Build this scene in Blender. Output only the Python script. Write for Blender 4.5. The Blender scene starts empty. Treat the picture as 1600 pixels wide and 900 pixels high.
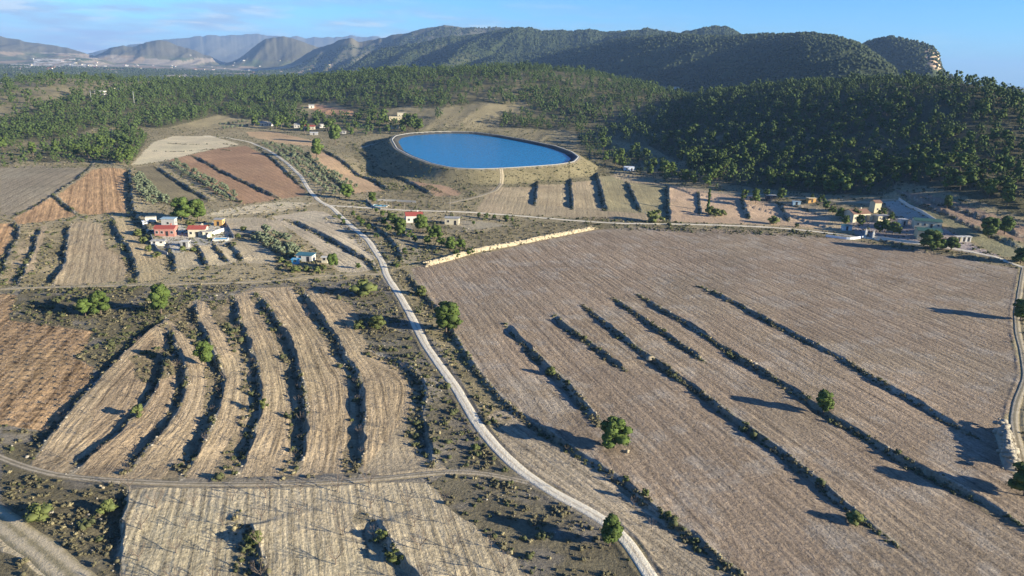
import bpy, math, random
import numpy as np
from mathutils import Matrix, Vector
R = math.radians
rng = np.random.default_rng(7)
random.seed(7)
scene = bpy.context.scene
col = scene.collection

# ------------------------------------------------------------------ camera
CAM = np.array([0.0, 0.0, 80.0]); FPX = 1150.0
PITCH = math.atan(350 / FPX); ROLL = R(2.0)
F_ = np.array([0, math.cos(PITCH), -math.sin(PITCH)])
U0 = np.array([0, math.sin(PITCH), math.cos(PITCH)]); R0 = np.array([1.0, 0, 0])
U_ = U0 * math.cos(ROLL) - R0 * math.sin(ROLL)
R_ = R0 * math.cos(ROLL) + U0 * math.sin(ROLL)
cd = bpy.data.cameras.new('camera'); cam = bpy.data.objects.new('camera', cd); col.objects.link(cam)
M = Matrix.Identity(4)
for i in range(3):
    M[i][0] = R_[i]; M[i][1] = U_[i]; M[i][2] = -F_[i]; M[i][3] = CAM[i]
cam.matrix_world = M
cd.sensor_width = 36; cd.lens = FPX / 1600 * 36; cd.clip_start = 0.5; cd.clip_end = 60000
scene.camera = cam

# ------------------------------------------------------------------ light
SUN_EL, SUN_AZ = 14.5, 108.0          # azimuth clockwise from +Y
w = bpy.data.worlds.new('World'); scene.world = w; w.use_nodes = True
nt = w.node_tree; bg = nt.nodes['Background']
sky = nt.nodes.new('ShaderNodeTexSky'); sky.sky_type = 'NISHITA'; sky.sun_disc = False
sky.sun_elevation = R(SUN_EL); sky.sun_rotation = R(SUN_AZ)
sky.altitude = 300; sky.air_density = 1.0; sky.dust_density = 0.2; sky.ozone_density = 4.0
bg.inputs[1].default_value = 0.045
# thin clouds low over the horizon, part of the sky itself
tc = nt.nodes.new('ShaderNodeTexCoord'); sep = nt.nodes.new('ShaderNodeSeparateXYZ')
nt.links.new(tc.outputs['Generated'], sep.inputs[0])
mp = nt.nodes.new('ShaderNodeMapping'); mp.inputs['Scale'].default_value = (9, 9, 60)
nt.links.new(tc.outputs['Generated'], mp.inputs[0])
nz = nt.nodes.new('ShaderNodeTexNoise'); nz.inputs['Scale'].default_value = 1.0; nz.inputs['Detail'].default_value = 7; nz.inputs['Roughness'].default_value = .55
nt.links.new(mp.outputs[0], nz.inputs[0])
r1 = nt.nodes.new('ShaderNodeValToRGB'); r1.color_ramp.elements[0].position = .42; r1.color_ramp.elements[1].position = .62
nt.links.new(nz.outputs[0], r1.inputs[0])
r2 = nt.nodes.new('ShaderNodeValToRGB')
e = r2.color_ramp.elements; e[0].position = 0.0; e[0].color = (1, 1, 1, 1); e[1].position = .085; e[1].color = (0, 0, 0, 1)
en = e.new(.045); en.color = (.8, .8, .8, 1)
nt.links.new(sep.outputs['Z'], r2.inputs[0])
r3 = nt.nodes.new('ShaderNodeValToRGB')
e = r3.color_ramp.elements; e[0].position = .42; e[0].color = (1, 1, 1, 1); e[1].position = .66; e[1].color = (.12, .12, .12, 1)
mr = nt.nodes.new('ShaderNodeMath'); mr.operation = 'MULTIPLY_ADD'; mr.inputs[1].default_value = .5; mr.inputs[2].default_value = .5
nt.links.new(sep.outputs['X'], mr.inputs[0]); nt.links.new(mr.outputs[0], r3.inputs[0])
m1 = nt.nodes.new('ShaderNodeMath'); m1.operation = 'MULTIPLY'; nt.links.new(r1.outputs[0], m1.inputs[0]); nt.links.new(r2.outputs[0], m1.inputs[1])
m2 = nt.nodes.new('ShaderNodeMath'); m2.operation = 'MULTIPLY'; nt.links.new(m1.outputs[0], m2.inputs[0]); nt.links.new(r3.outputs[0], m2.inputs[1])
m3 = nt.nodes.new('ShaderNodeMath'); m3.operation = 'MULTIPLY'; m3.inputs[1].default_value = .9; nt.links.new(m2.outputs[0], m3.inputs[0])
tint = nt.nodes.new('ShaderNodeMix'); tint.data_type = 'RGBA'; tint.blend_type = 'MULTIPLY'; tint.inputs[0].default_value = 1
tint.inputs[7].default_value = (.50, .93, 1.44, 1)
nt.links.new(sky.outputs[0], tint.inputs[6])
mx = nt.nodes.new('ShaderNodeMix'); mx.data_type = 'RGBA'
nt.links.new(m3.outputs[0], mx.inputs[0]); nt.links.new(tint.outputs[2], mx.inputs[6]); n2 = nt.nodes.new('ShaderNodeTexNoise'); n2.inputs['Scale'].default_value = 2.3; n2.inputs['Detail'].default_value = 6; nt.links.new(mp.outputs[0], n2.inputs[0])
r4 = nt.nodes.new('ShaderNodeValToRGB'); e = r4.color_ramp.elements; e[0].position = .5; e[0].color = (.50, .62, .85, 1); e[1].position = .64; e[1].color = (1, 1, 1, 1); nt.links.new(n2.outputs[0], r4.inputs[0])
cs_ = nt.nodes.new('ShaderNodeVectorMath'); cs_.operation = 'SCALE'; cs_.inputs['Scale'].default_value = 4.6; nt.links.new(r4.outputs[0], cs_.inputs[0]); nt.links.new(cs_.outputs[0], mx.inputs[7])
hb = nt.nodes.new('ShaderNodeMapRange'); hb.inputs['From Min'].default_value = 0.0; hb.inputs['From Max'].default_value = .30; hb.inputs['To Min'].default_value = 1.9; hb.inputs['To Max'].default_value = 1.0
nt.links.new(sep.outputs['Z'], hb.inputs[0])
hs = nt.nodes.new('ShaderNodeVectorMath'); hs.operation = 'SCALE'; nt.links.new(mx.outputs[2], hs.inputs[0]); nt.links.new(hb.outputs[0], hs.inputs['Scale'])
nt.links.new(hs.outputs[0], bg.inputs[0])

sl = bpy.data.lights.new('sun', 'SUN'); sl.energy = 5.0; sl.angle = R(.5); sl.color = (1, .90, .70)
so = bpy.data.objects.new('sun', sl); col.objects.link(so)
SD = Vector((math.sin(R(SUN_AZ)) * math.cos(R(SUN_EL)), math.cos(R(SUN_AZ)) * math.cos(R(SUN_EL)), math.sin(R(SUN_EL))))
so.rotation_euler = SD.to_track_quat('Z', 'Y').to_euler(); so.location = (0, 0, 300)
scene.view_settings.view_transform = 'Standard'; scene.view_settings.look = 'None'
scene.view_settings.gamma = 1; scene.view_settings.exposure = 1.24; scene.view_settings.use_curve_mapping = False
scene.render.engine = 'CYCLES'
scene.cycles.max_bounces = 4; scene.cycles.diffuse_bounces = 2; scene.cycles.glossy_bounces = 2
scene.cycles.transmission_bounces = 2; scene.cycles.volume_bounces = 0; scene.cycles.use_denoising = True

# ------------------------------------------------------------------ helpers
def tag(o, label=None, cat=None, group=None, kind=None):
    if label: o['label'] = label
    if cat: o['category'] = cat
    if group: o['group'] = group
    if kind: o['kind'] = kind
    return o

def raw_mesh(name, V, Fs, mat=None, mats=None, midx=None, smooth=False):
    """V (n,3) array, Fs: (m,k) array or list of faces"""
    me = bpy.data.meshes.new(name)
    V = np.asarray(V, dtype=np.float32)
    if isinstance(Fs, np.ndarray):
        m, k = Fs.shape
        me.vertices.add(len(V)); me.vertices.foreach_set('co', V.ravel())
        me.loops.add(m * k); me.loops.foreach_set('vertex_index', Fs.astype(np.int32).ravel())
        me.polygons.add(m); me.polygons.foreach_set('loop_start', np.arange(0, m * k, k, dtype=np.int32))
        if midx is not None: me.polygons.foreach_set('material_index', np.asarray(midx, dtype=np.int32))
        if smooth: me.polygons.foreach_set('use_smooth', np.ones(m, dtype=bool))
        me.update(calc_edges=True)
    else:
        me.from_pydata([tuple(map(float, v)) for v in V], [], [tuple(map(int, f)) for f in Fs])
        if midx is not None:
            me.polygons.foreach_set('material_index', np.asarray(midx, dtype=np.int32))
        if smooth: me.polygons.foreach_set('use_smooth', np.ones(len(me.polygons), dtype=bool))
        me.update()
    for mm in (mats or ([mat] if mat else [])): me.materials.append(mm)
    return me

def link(name, me, parent=None, loc=None, rz=None):
    o = bpy.data.objects.new(name, me); col.objects.link(o)
    if parent is not None: o.parent = parent
    if loc is not None: o.location = loc
    if rz is not None: o.rotation_euler = (0, 0, rz)
    return o

def empty(name, loc, rz=0.0):
    o = bpy.data.objects.new(name, None); col.objects.link(o); o.location = loc; o.rotation_euler = (0, 0, rz)
    o.empty_display_size = .5
    return o

class MB:
    def __init__(s): s.v = []; s.f = []
    def add(s, vs, fs):
        n = len(s.v); s.v += [tuple(v) for v in vs]; s.f += [tuple(i + n for i in f) for f in fs]; return s
    def box(s, x0, y0, z0, x1, y1, z1):
        return s.add([(x0, y0, z0), (x1, y0, z0), (x1, y1, z0), (x0, y1, z0), (x0, y0, z1), (x1, y0, z1), (x1, y1, z1), (x0, y1, z1)],
                     [(0, 3, 2, 1), (4, 5, 6, 7), (0, 1, 5, 4), (1, 2, 6, 5), (2, 3, 7, 6), (3, 0, 4, 7)])
    def tube(s, a, b, ra, rb, n=6):
        a = np.array(a, float); b = np.array(b, float); d = b - a; L = np.linalg.norm(d)
        if L < 1e-6: return s
        d /= L; u = np.cross(d, (0, 0, 1.0) if abs(d[2]) < .9 else (1.0, 0, 0)); u /= np.linalg.norm(u); v = np.cross(d, u)
        vs = []
        for c, r in ((a, ra), (b, rb)):
            for k in range(n):
                t = 2 * math.pi * k / n; vs.append(c + (u * math.cos(t) + v * math.sin(t)) * r)
        fs = [(k, (k + 1) % n, n + (k + 1) % n, n + k) for k in range(n)] + [tuple(range(n))[::-1], tuple(range(n, 2 * n))]
        return s.add(vs, fs)
    def build(s, name, mat, parent=None, smooth=False):
        me = raw_mesh(name, np.array(s.v), s.f, mat, smooth=smooth)
        return link(name, me, parent)

# value noise -------------------------------------------------------
_perm = rng.random((256, 256))
def vnoise(x, y):
    x = np.asarray(x, float); y = np.asarray(y, float)
    xi = np.floor(x).astype(int); yi = np.floor(y).astype(int); fx = x - xi; fy = y - yi
    fx = fx * fx * (3 - 2 * fx); fy = fy * fy * (3 - 2 * fy)
    a = _perm[xi & 255, yi & 255]; b = _perm[(xi + 1) & 255, yi & 255]; c = _perm[xi & 255, (yi + 1) & 255]; d = _perm[(xi + 1) & 255, (yi + 1) & 255]
    return (a * (1 - fx) + b * fx) * (1 - fy) + (c * (1 - fx) + d * fx) * fy
def fbm(x, y, s, o=4, g=.5):
    t = 0; a = 1; n = 0; x = x / s; y = y / s
    for i in range(o):
        t = t + a * vnoise(x + 17.3 * i, y + 9.1 * i); n += a; a *= g; x = x * 2.03; y = y * 2.03
    return t / n
def ridged(x, y, s, o=4):
    t = 0; a = 1; n = 0; x = x / s; y = y / s
    for i in range(o):
        t = t + a * (1 - np.abs(2 * vnoise(x + 31.7 * i, y + 5.5 * i) - 1)); n += a; a *= .5; x = x * 2.1; y = y * 2.1
    return t / n
def sstep(a, b, x):
    t = np.clip((x - a) / (b - a), 0, 1); return t * t * (3 - 2 * t)

def ray(px, py):
    d = np.multiply.outer(np.asarray(px, float) - 800, R_) + np.multiply.outer(450 - np.asarray(py, float), U_) + F_ * FPX
    return d
def project(x, y, z):
    d = np.stack([x - CAM[0], y - CAM[1], z - CAM[2]], -1)
    f = d @ F_; f = np.where(f < 1e-3, 1e-3, f)
    return 800 + FPX * (d @ R_) / f, 450 - FPX * (d @ U_) / f

# ------------------------------------------------------------------ terrain (far relief as modelled ridges, some crests angled so their faces fall in shade)
RIDGES = [
 # crest (px, py, distance), front width, back width, foot height, spur amplitude, spur size
 dict(p=[(-900,150,1500),(-300,140,1300),(0,131,1250),(80,122,1250),(200,127,1300),(300,129,1350),(430,128,1350),(520,121,1300),(640,112,1250),(740,107,1250),(820,107,1250),(900,113,1230),(960,124,1200),(1000,134,1150),(1040,145,1100),(1100,162,1050),(1180,200,1000)],
      wf=560, wb=500, zb=-4, amp=7, sz=130, k=1.15, sm=400, sme=60),
 dict(p=[(960,215,1050),(1040,172,1030),(1090,152,1010),(1160,144,980),(1240,135,950),(1330,131,900),(1400,129,870),(1480,131,830),(1520,131,810),(1560,143,780),(1600,157,750),(1750,215,700),(2100,330,600)],
      w=[460,480,500,500,490,470,450,430,410,380,350,280,220], wf=300, wb=400, zb=0, amp=15, sz=85, k=1.0, sm=300, sme=60),
 dict(p=[(620,112,3700),(740,92,3350),(800,88,3150),(860,80,3000),(920,72,2850),(980,60,2700),(1040,56,2550),(1120,58,2400),(1200,55,2250),(1270,52,2120),(1310,58,2050),(1345,70,2000),(1400,112,1900),(1420,128,1850)],
      wf=1000, wb=700, zb=-10, amp=130, sz=360, k=1.05, sm=60),
 dict(p=[(1290,75,2900),(1345,65,2750),(1380,60,2650),(1395,57,2600),(1440,67,2500),(1460,75,2460),(1467,83,2440),(1470,100,2420),(1473,110,2400),(1490,122,2350),(1530,140,2300)],
      wf=700, wb=500, zb=-10, amp=30, sz=260, k=1.1, sme=1),
 dict(p=[(520,110,4300),(560,92,4200),(600,78,4100),(640,70,4000),(700,60,3950),(780,50,3900),(810,44,3850),(840,50,3800),(900,49,3750),(920,46,3700),(950,51,3700),(1000,50,3650),(1010,46,3600),(1030,52,3600),(1080,51,3500),(1105,44,3500),(1130,42,3500),(1150,50,3450),(1160,56,3400),(1220,58,3400),(1300,80,3300),(1400,120,3200)],
      wf=1500, wb=900, zb=-15, amp=150, sz=520, k=1.1),
 dict(p=[(440,92,5800),(490,76,5700),(520,66,5600),(545,60,5500),(560,66,5500),(600,58,5500),(640,50,5400),(680,42,5400),(710,39,5300),(725,42,5300),(760,41,5200),(800,48,5200),(860,60,5100),(960,80,5000)],
      wf=1300, wb=900, zb=-20, amp=150, sz=460, k=1.1),
 dict(p=[(350,92,7000),(380,80,7000),(410,62,7000),(440,56,7000),(470,62,6900),(490,72,6900),(560,90,6800)], wf=900, wb=900, zb=-20, amp=75, sz=380, k=1.2),
 dict(p=[(120,95,7600),(150,82,7600),(190,70,7600),(215,72,7500),(235,65,7500),(250,62,7500),(270,68,7500),(300,78,7400),(350,92,7300)], wf=900, wb=900, zb=-20, amp=70, sz=360, k=1.2),
 dict(p=[(-700,70,9500),(-200,55,9000),(0,57,8600),(30,62,8600),(60,70,8400),(90,72,8300),(130,82,8000),(180,96,7800)], wf=2600, wb=1500, zb=-20, amp=110, sz=700, k=1.3),
 dict(p=[(130,78,14000),(270,61,14000),(320,54,14000),(400,53,14500),(450,58,14500),(560,57,15000),(620,60,15000),(800,75,15000)], wf=2500, wb=900, zb=-20, amp=100, sz=800, k=1.2),
]
for L in RIDGES:
    p = np.array(L['p'], float); d = ray(p[:, 0], p[:, 1]); th = np.arctan2(d[:, 0], d[:, 1]); te = d[:, 2] / np.hypot(d[:, 0], d[:, 1])
    wfp = np.array(L.get('w', [L['wf']] * len(p)), float); L['t0'] = th[0]; L['t1'] = th[-1]
    tg = np.arange(th[0], th[-1], .0015); Dg = np.interp(tg, th, p[:, 2]); tg_e = np.interp(tg, th, te)
    for it in range(L.get('sm', 40)):
        Dg[1:-1] = .25 * Dg[:-2] + .5 * Dg[1:-1] + .25 * Dg[2:]
    for it in range(L.get('sme', 6)):
        tg_e[1:-1] = .25 * tg_e[:-2] + .5 * tg_e[1:-1] + .25 * tg_e[2:]
    if p[0, 2] > 4000: tg_e = tg_e + .006 * (fbm(tg * 70 + 5, tg * 0 + p[0, 2], 1.0, 5, .6) - .5)
    L['wfi'] = np.interp(tg, th, wfp); L['th'] = tg; L['D'] = Dg; L['te'] = tg_e
def h_far(x, y):
    r = np.hypot(x, y); th = np.arctan2(x, y)
    h = -24.0 * sstep(900, 2600, r) + 6 * (fbm(x, y, 400) - .5) * sstep(700, 1500, r)
    h = h + 1.6 * (fbm(x + 500, y, 90, 3) - .5) * sstep(120, 300, r)
    for L in RIDGES:
        D = np.interp(th, L['th'], L['D']); te = np.interp(th, L['th'], L['te'])
        ed = np.minimum(sstep(L['th'][0] - .03, L['th'][0] + .05, th), 1 - sstep(L['th'][-1] - .02, L['th'][-1] + .02, th))
        if L['p'][0][0] < -500: ed = 1 - sstep(L['th'][-1] - .02, L['th'][-1] + .02, th)
        if L['p'][-1][0] > 1900: ed = sstep(L['th'][0] - .03, L['th'][0] + .05, th)
        Z = CAM[2] + te * D
        wf = np.interp(th, L['th'], L['wfi'])
        t = np.where(r < D, 1 - (D - r) / wf, 1 - (r - D) / L['wb']); t = np.clip(t, 0, 1)
        P = np.where(r < D, .35 * t + .65 * (t * t * (3 - 2 * t)), t * t * (3 - 2 * t)) ** L['k']
        n = ridged(th * D + 7000 + .35 * (D - r), r * .38 + 13, L['sz'], 5) - .62
        Hh = L['zb'] + (Z - L['zb']) * P * ed + L['amp'] * n * np.clip(4 * t * (1 - t), 0, 1) * ed * np.where(r < D, 1, .5)
        Hh = np.where(t * ed > 0, Hh, -1e3)
        k = 3.0
        dlt = np.clip(.5 + .5 * (Hh - h) / k, 0, 1)
        h = np.where(Hh > -500, h * (1 - dlt) + Hh * dlt + k * dlt * (1 - dlt), h)
    return h
def w0(pts, zoff=0.0):
    """pixels of the plan -> points on the base terrain"""
    pts = np.atleast_2d(np.array(pts, float)); d = ray(pts[:, 0], pts[:, 1]); hh = np.hypot(d[:, 0], d[:, 1])
    out = np.zeros((len(pts), 3))
    rs = np.concatenate([np.arange(60, 700, 2.0), 700 * 1.004 ** np.arange(0, 780)])
    for i in range(len(pts)):
        ux, uy, uz = d[i] / hh[i]
        z = CAM[2] + uz * rs; g = h_far(ux * rs, uy * rs) + zoff
        k = np.argmax(z < g) if np.any(z < g) else len(rs) - 1
        k = max(k, 1); a = z[k - 1] - g[k - 1]; b = z[k] - g[k]
        t = a / (a - b) if a != b else 0; t = min(max(t, 0), 1); r = rs[k - 1] + t * (rs[k] - rs[k - 1])
        out[i] = (ux * r, uy * r, g[k])
    return out

def resample(P, step):
    P = np.asarray(P, float); seg = np.hypot(*np.diff(P[:, :2], axis=0).T); s = np.concatenate([[0], np.cumsum(seg)])
    n = max(2, int(s[-1] / step) + 1); t = np.linspace(0, s[-1], n)
    # smooth (Catmull-like) by interpolating then averaging
    Q = np.stack([np.interp(t, s, P[:, k]) for k in range(P.shape[1])], 1)
    for _ in range(3):
        Q[1:-1] = .25 * Q[:-2] + .5 * Q[1:-1] + .25 * Q[2:]
    return Q
def dist_poly(x, y, P, margin):
    """signed distance (positive = left of walking direction), arclength fraction; inf outside margin"""
    D = np.full(x.shape, np.inf); S = np.zeros(x.shape); T = np.zeros(x.shape)
    idx = np.where((x > P[:, 0].min() - margin) & (x < P[:, 0].max() + margin) & (y > P[:, 1].min() - margin) & (y < P[:, 1].max() + margin))[0]
    if len(idx) == 0: return D, S, T
    seg = np.hypot(*np.diff(P[:, :2], axis=0).T); tot = seg.sum(); acc = 0
    for a, b, L in zip(P[:-1, :2], P[1:, :2], seg):
        m = (x[idx] > min(a[0], b[0]) - margin) & (x[idx] < max(a[0], b[0]) + margin) & (y[idx] > min(a[1], b[1]) - margin) & (y[idx] < max(a[1], b[1]) + margin)
        j = idx[m]
        if len(j):
            dx, dy = b - a; qx = x[j] - a[0]; qy = y[j] - a[1]
            t = np.clip((qx * dx + qy * dy) / (L * L + 1e-9), 0, 1)
            dd = np.hypot(qx - t * dx, qy - t * dy); cr = dx * qy - dy * qx
            u = dd < D[j]
            ju = j[u]; D[ju] = dd[u]; S[ju] = np.sign(cr[u]); T[ju] = (acc + t[u] * L)
        acc += L
    T = T / max(tot, 1e-6)
    return D, S, T
def inpoly(x, y, P):
    c = np.zeros(x.shape, bool); n = len(P); j = n - 1
    b = (x > P[:, 0].min()) & (x < P[:, 0].max()) & (y > P[:, 1].min()) & (y < P[:, 1].max()); idx = np.where(b)[0]
    xx = x[idx]; yy = y[idx]; cc = np.zeros(len(idx), bool)
    for i in range(n):
        xi, yi = P[i, :2]; xj, yj = P[j, :2]
        cc ^= ((yi > yy) != (yj > yy)) & (xx < (xj - xi) * (yy - yi) / (yj - yi + 1e-12) + xi); j = i
    c[idx] = cc
    return c

# ------------------------------------------------------------------ plan of the land
# terrace edges, listed coming towards the camera; high ground on the viewer's right. (points, step m, reach m, scrub width m)
EDGES = {
 'E1': ([(262,492),(210,532),(175,570),(135,610),(100,653),(50,712)], 2.0, 7, 1.5),
 'E2': ([(262,545),(243,600),(230,630),(187,673),(133,717),(113,738)], 1.9, 6, 1.5),
 'E3': ([(260,510),(282,560),(290,585),(285,625),(260,670),(227,703),(200,738)], 1.9, 6, 1.5),
 'E4': ([(304,467),(304,492),(318,520),(335,555),(347,583),(345,613),(333,663),(313,700),(283,747)], 2.0, 6, 3),
 'E5': ([(362,460),(375,507),(392,545),(402,580),(405,620),(397,677),(377,717),(368,745)], 2.0, 6, 4),
 'E6': ([(402,460),(425,492),(450,530),(460,565),(475,613),(478,650),(475,693),(463,735)], 2.1, 6, 3),
 'E7': ([(471,450),(487,480),(507,505),(527,535),(540,562),(560,585),(565,613),(568,657),(562,700),(560,740)], 2.1, 7, 2.5),
 'E8': ([(578,548),(645,578),(664,600),(658,650),(663,697),(682,725)], 1.6, 6, 3),
 'E9': ([(385,815),(398,850),(412,900),(420,930)], 1.8, 7, 3.5),
 'E10': ([(580,812),(593,830),(610,852),(645,895),(665,925)], 1.8, 7, 3),
 'E11': ([(197,763),(187,800),(182,853),(187,905),(192,940)], 2.0, 8, 2.0),
 'G0': ([(632,422),(652,448),(675,475),(700,512),(735,565),(762,602),(785,625),(800,640),(860,680),(910,713),(960,743),(1000,777),(1040,807),(1083,840),(1133,880),(1165,905),(1190,925)], 1.5, 8, 1.3),
 'G2': ([(790,505),(802,520),(832,550),(868,583),(895,612),(917,640),(940,662)], 1.9, 6, 1.6),
 'G3': ([(867,492),(880,508),(900,520),(940,550),(975,577)], 1.5, 6, 1.0),
 'G4': ([(912,477),(942,503),(975,528),(1008,554),(1037,572),(1072,597),(1110,625),(1155,658),(1200,693),(1233,715),(1273,750),(1317,787),(1353,817),(1400,850)], 1.7, 7, 1.3),
 'G5': ([(960,467),(997,493),(1037,520),(1072,545),(1100,564)], 1.4, 6, 1.0),
 'G6': ([(997,460),(1035,485),(1080,510),(1125,540),(1160,562),(1200,585),(1258,622),(1288,648),(1333,670),(1383,702),(1433,732),(1483,756),(1533,782),(1600,825),(1640,850)], 1.7, 7, 1.4),
 'G7': ([(1092,447),(1122,460),(1162,480),(1200,501),(1250,528),(1300,552),(1350,582),(1387,603),(1425,624),(1455,640),(1490,666),(1530,686)], 1.5, 6, 1.3),
 'M1': ([(840,272),(838,295),(836,322)], 2.2, 10, 1),
 'M2': ([(889,268),(892,298),(894,328)], 2.4, 10, 1),
 'M3': ([(930,266),(938,295),(947,330)], 2.6, 10, 1.5),
 'M4': ([(980,285),(990,308),(1001,331)], 2.2, 10, 1),
 'M5': ([(1043,290),(1044,318),(1046,346)], 2.6, 10, 2.5),
 'M6': ([(1091,300),(1093,320),(1094,336)], 1.6, 8, 1),
 'M7': ([(1159,311),(1165,327),(1171,342)], 2.2, 10, 1),
 'M8': ([(1220,320),(1226,332),(1233,346)], 2.2, 10, 1),
 'C1': ([(262,224),(300,226),(345,224),(370,228)], .7, 4, .3),
 'C2': ([(240,236),(280,237),(330,233),(360,235)], .7, 4, .3),
 'N1': ([(300,243),(350,270),(400,293),(438,310)], 1.9, 8, 1.5),
 'N2': ([(262,250),(312,280),(345,298),(378,318)], 1.6, 7, 1.5),
 'N3': ([(242,260),(287,290),(330,314)], 2.0, 8, 1),
 'N4': ([(212,272),(250,304),(267,320)], 1.6, 7, 1.5),
 'N5': ([(200,262),(203,290),(207,325),(222,352),(240,380)], 2.4, 10, 2.5),
 'N6': ([(400,228),(430,252),(465,285),(490,305)], 1.5, 6, 1.5),
 'N7': ([(473,238),(500,262),(530,288),(553,304)], 1.6, 7, 1.5),
 'N8': ([(500,232),(540,254),(580,278),(612,300)], 1.9, 7, 3),
 'N9': ([(560,235),(600,262),(640,285),(680,307)], 2.2, 9, 4),
 'L0': ([(150,252),(120,280),(85,303),(50,325),(20,340)], 1.3, 8, 1),
 'L1': ([(20,345),(28,360),(25,378),(10,395),(4,418),(-5,435)], 1.8, 6, 2),
 'L2': ([(62,355),(52,390),(37,425),(20,452)], 1.8, 6, 3.5),
 'L3': ([(108,350),(103,382),(97,415),(78,448)], 2.0, 6, 4),
 'L4': ([(172,335),(180,360),(203,395),(212,420),(214,442)], 2.0, 6, 3),
 'L5': ([(262,380),(268,400),(274,425)], 1.8, 6, 2.5),
 'L6': ([(307,383),(315,400),(324,415)], 1.8, 6, 1.5),
 'L7': ([(335,381),(345,396),(356,410)], 1.2, 5, 1),
 'L8': ([(357,378),(370,392),(378,408)], 1.8, 6, 1),
 'L9': ([(82,305),(100,320),(122,336)], 1.5, 5, 1.5),
 'R1': ([(450,343),(500,365),(550,392),(582,410),(588,424)], 1.8, 7, 2),
 'R2': ([(545,345),(570,365),(592,388),(610,412)], 2.2, 7, 2.5),
 'R3': ([(580,352),(605,370),(622,392),(628,410)], 1.8, 6, 3),
 'R4': ([(400,362),(430,375),(470,393)], 1.8, 6, 2),
 'Q1': ([(1405,300),(1445,320),(1500,345),(1560,372),(1600,390)], 1.6, 8, 2),
 'Q2': ([(1440,308),(1500,328),(1560,352),(1600,372)], 1.6, 8, 2),
 'Q3': ([(1180,310),(1240,322),(1290,338)], 1.0, 5, 1.5),
}
for k, (p, s, L, sw) in list(EDGES.items()):
    EDGES[k] = (resample(w0(p), 3.0), s * (.68 if k[0] == 'G' else .80), L, sw)
ROADS = [  # points, half width m
 ('dirt_road', [(1035,930),(1015,900),(992,862),(975,835),(940,808),(880,780),(830,748),(800,725),(770,695),(740,655),(715,610),(690,575),(665,540),(648,505),(635,480),(620,455),(603,430),(598,410),(575,375),(545,350),(520,325),(500,315),(485,300),(470,275),(445,252),(420,235),(390,222),(355,215),(320,213)], 1.5, 'road'),
 ('dirt_road', [(508,321),(560,324),(620,328),(680,330),(740,332),(820,338),(900,345),(960,349),(1050,350),(1130,352),(1200,355),(1260,360),(1340,370),(1440,382),(1500,390),(1570,405),(1610,422)], 1.4, 'road'),
 ('edge_track', [(1600,418),(1596,440),(1593,460),(1588,490),(1590,520),(1598,550),(1604,590),(1590,625),(1583,655),(1592,700),(1608,745)], 1.1, 'track'),
 ('dirt_track', [(500,317),(460,324),(400,330),(350,336),(310,338)], 1.0, 'track'),
 ('dirt_track', [(598,429),(560,429),(520,431),(470,433),(430,440),(330,443),(180,447),(75,449),(0,452)], 1.0, 'track'),
 ('farm_track', [(-20,708),(0,715),(50,735),(110,747),(200,753),(300,757),(400,757),(500,755),(600,748),(700,737),(740,737),(785,745),(825,755)], 1.0, 'greytrack'),
 ('farm_track', [(700,318),(745,308),(775,298),(785,285),(775,272)], 1.6, 'track'),
 ('dirt_track', [(1100,300),(1180,303),(1240,308),(1300,315),(1350,317),(1400,312)], 1.6, 'track'),
 ('farm_track', [(-60,772),(0,812),(55,852),(110,898),(150,935)], 2.6, 'wide'),
 ('dirt_track', [(560,232),(580,226),(605,222)], 2.0, 'track'),
]
ROADS = [(n, resample(w0(p), 3.0), hw, m) for n, p, hw, m in ROADS]
# reservoir
RIM_Z = 8.0
def plane_pts(pts, z):
    pts = np.array(pts, float); d = ray(pts[:, 0], pts[:, 1]); t = (z - CAM[2]) / d[:, 2]
    return np.stack([d[:, 0] * t, d[:, 1] * t, np.full(len(pts), z)], 1)
rim = plane_pts([(612,218),(618,212),(640,208),(672,206),(705,205),(740,206),(780,211),(825,219),(868,228),(893,237),(904,245),(896,253),(870,257),(830,260),(780,263),(740,264),(705,262),(672,255),(640,243),(620,232)], RIM_Z)
def closed(P, step):
    Q = np.vstack([P, P[:1]]); seg = np.hypot(*np.diff(Q[:, :2], axis=0).T); s = np.concatenate([[0], np.cumsum(seg)]); n = int(s[-1] / step)
    t = np.linspace(0, s[-1], n, endpoint=False); Q = np.stack([np.interp(t, s, Q[:, k]) for k in range(3)], 1)
    for _ in range(2): Q = .25 * np.roll(Q, 1, 0) + .5 * Q + .25 * np.roll(Q, -1, 0)
    return Q
RIM = closed(rim, 4.0)
RIMC = RIM.mean(0)
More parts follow.
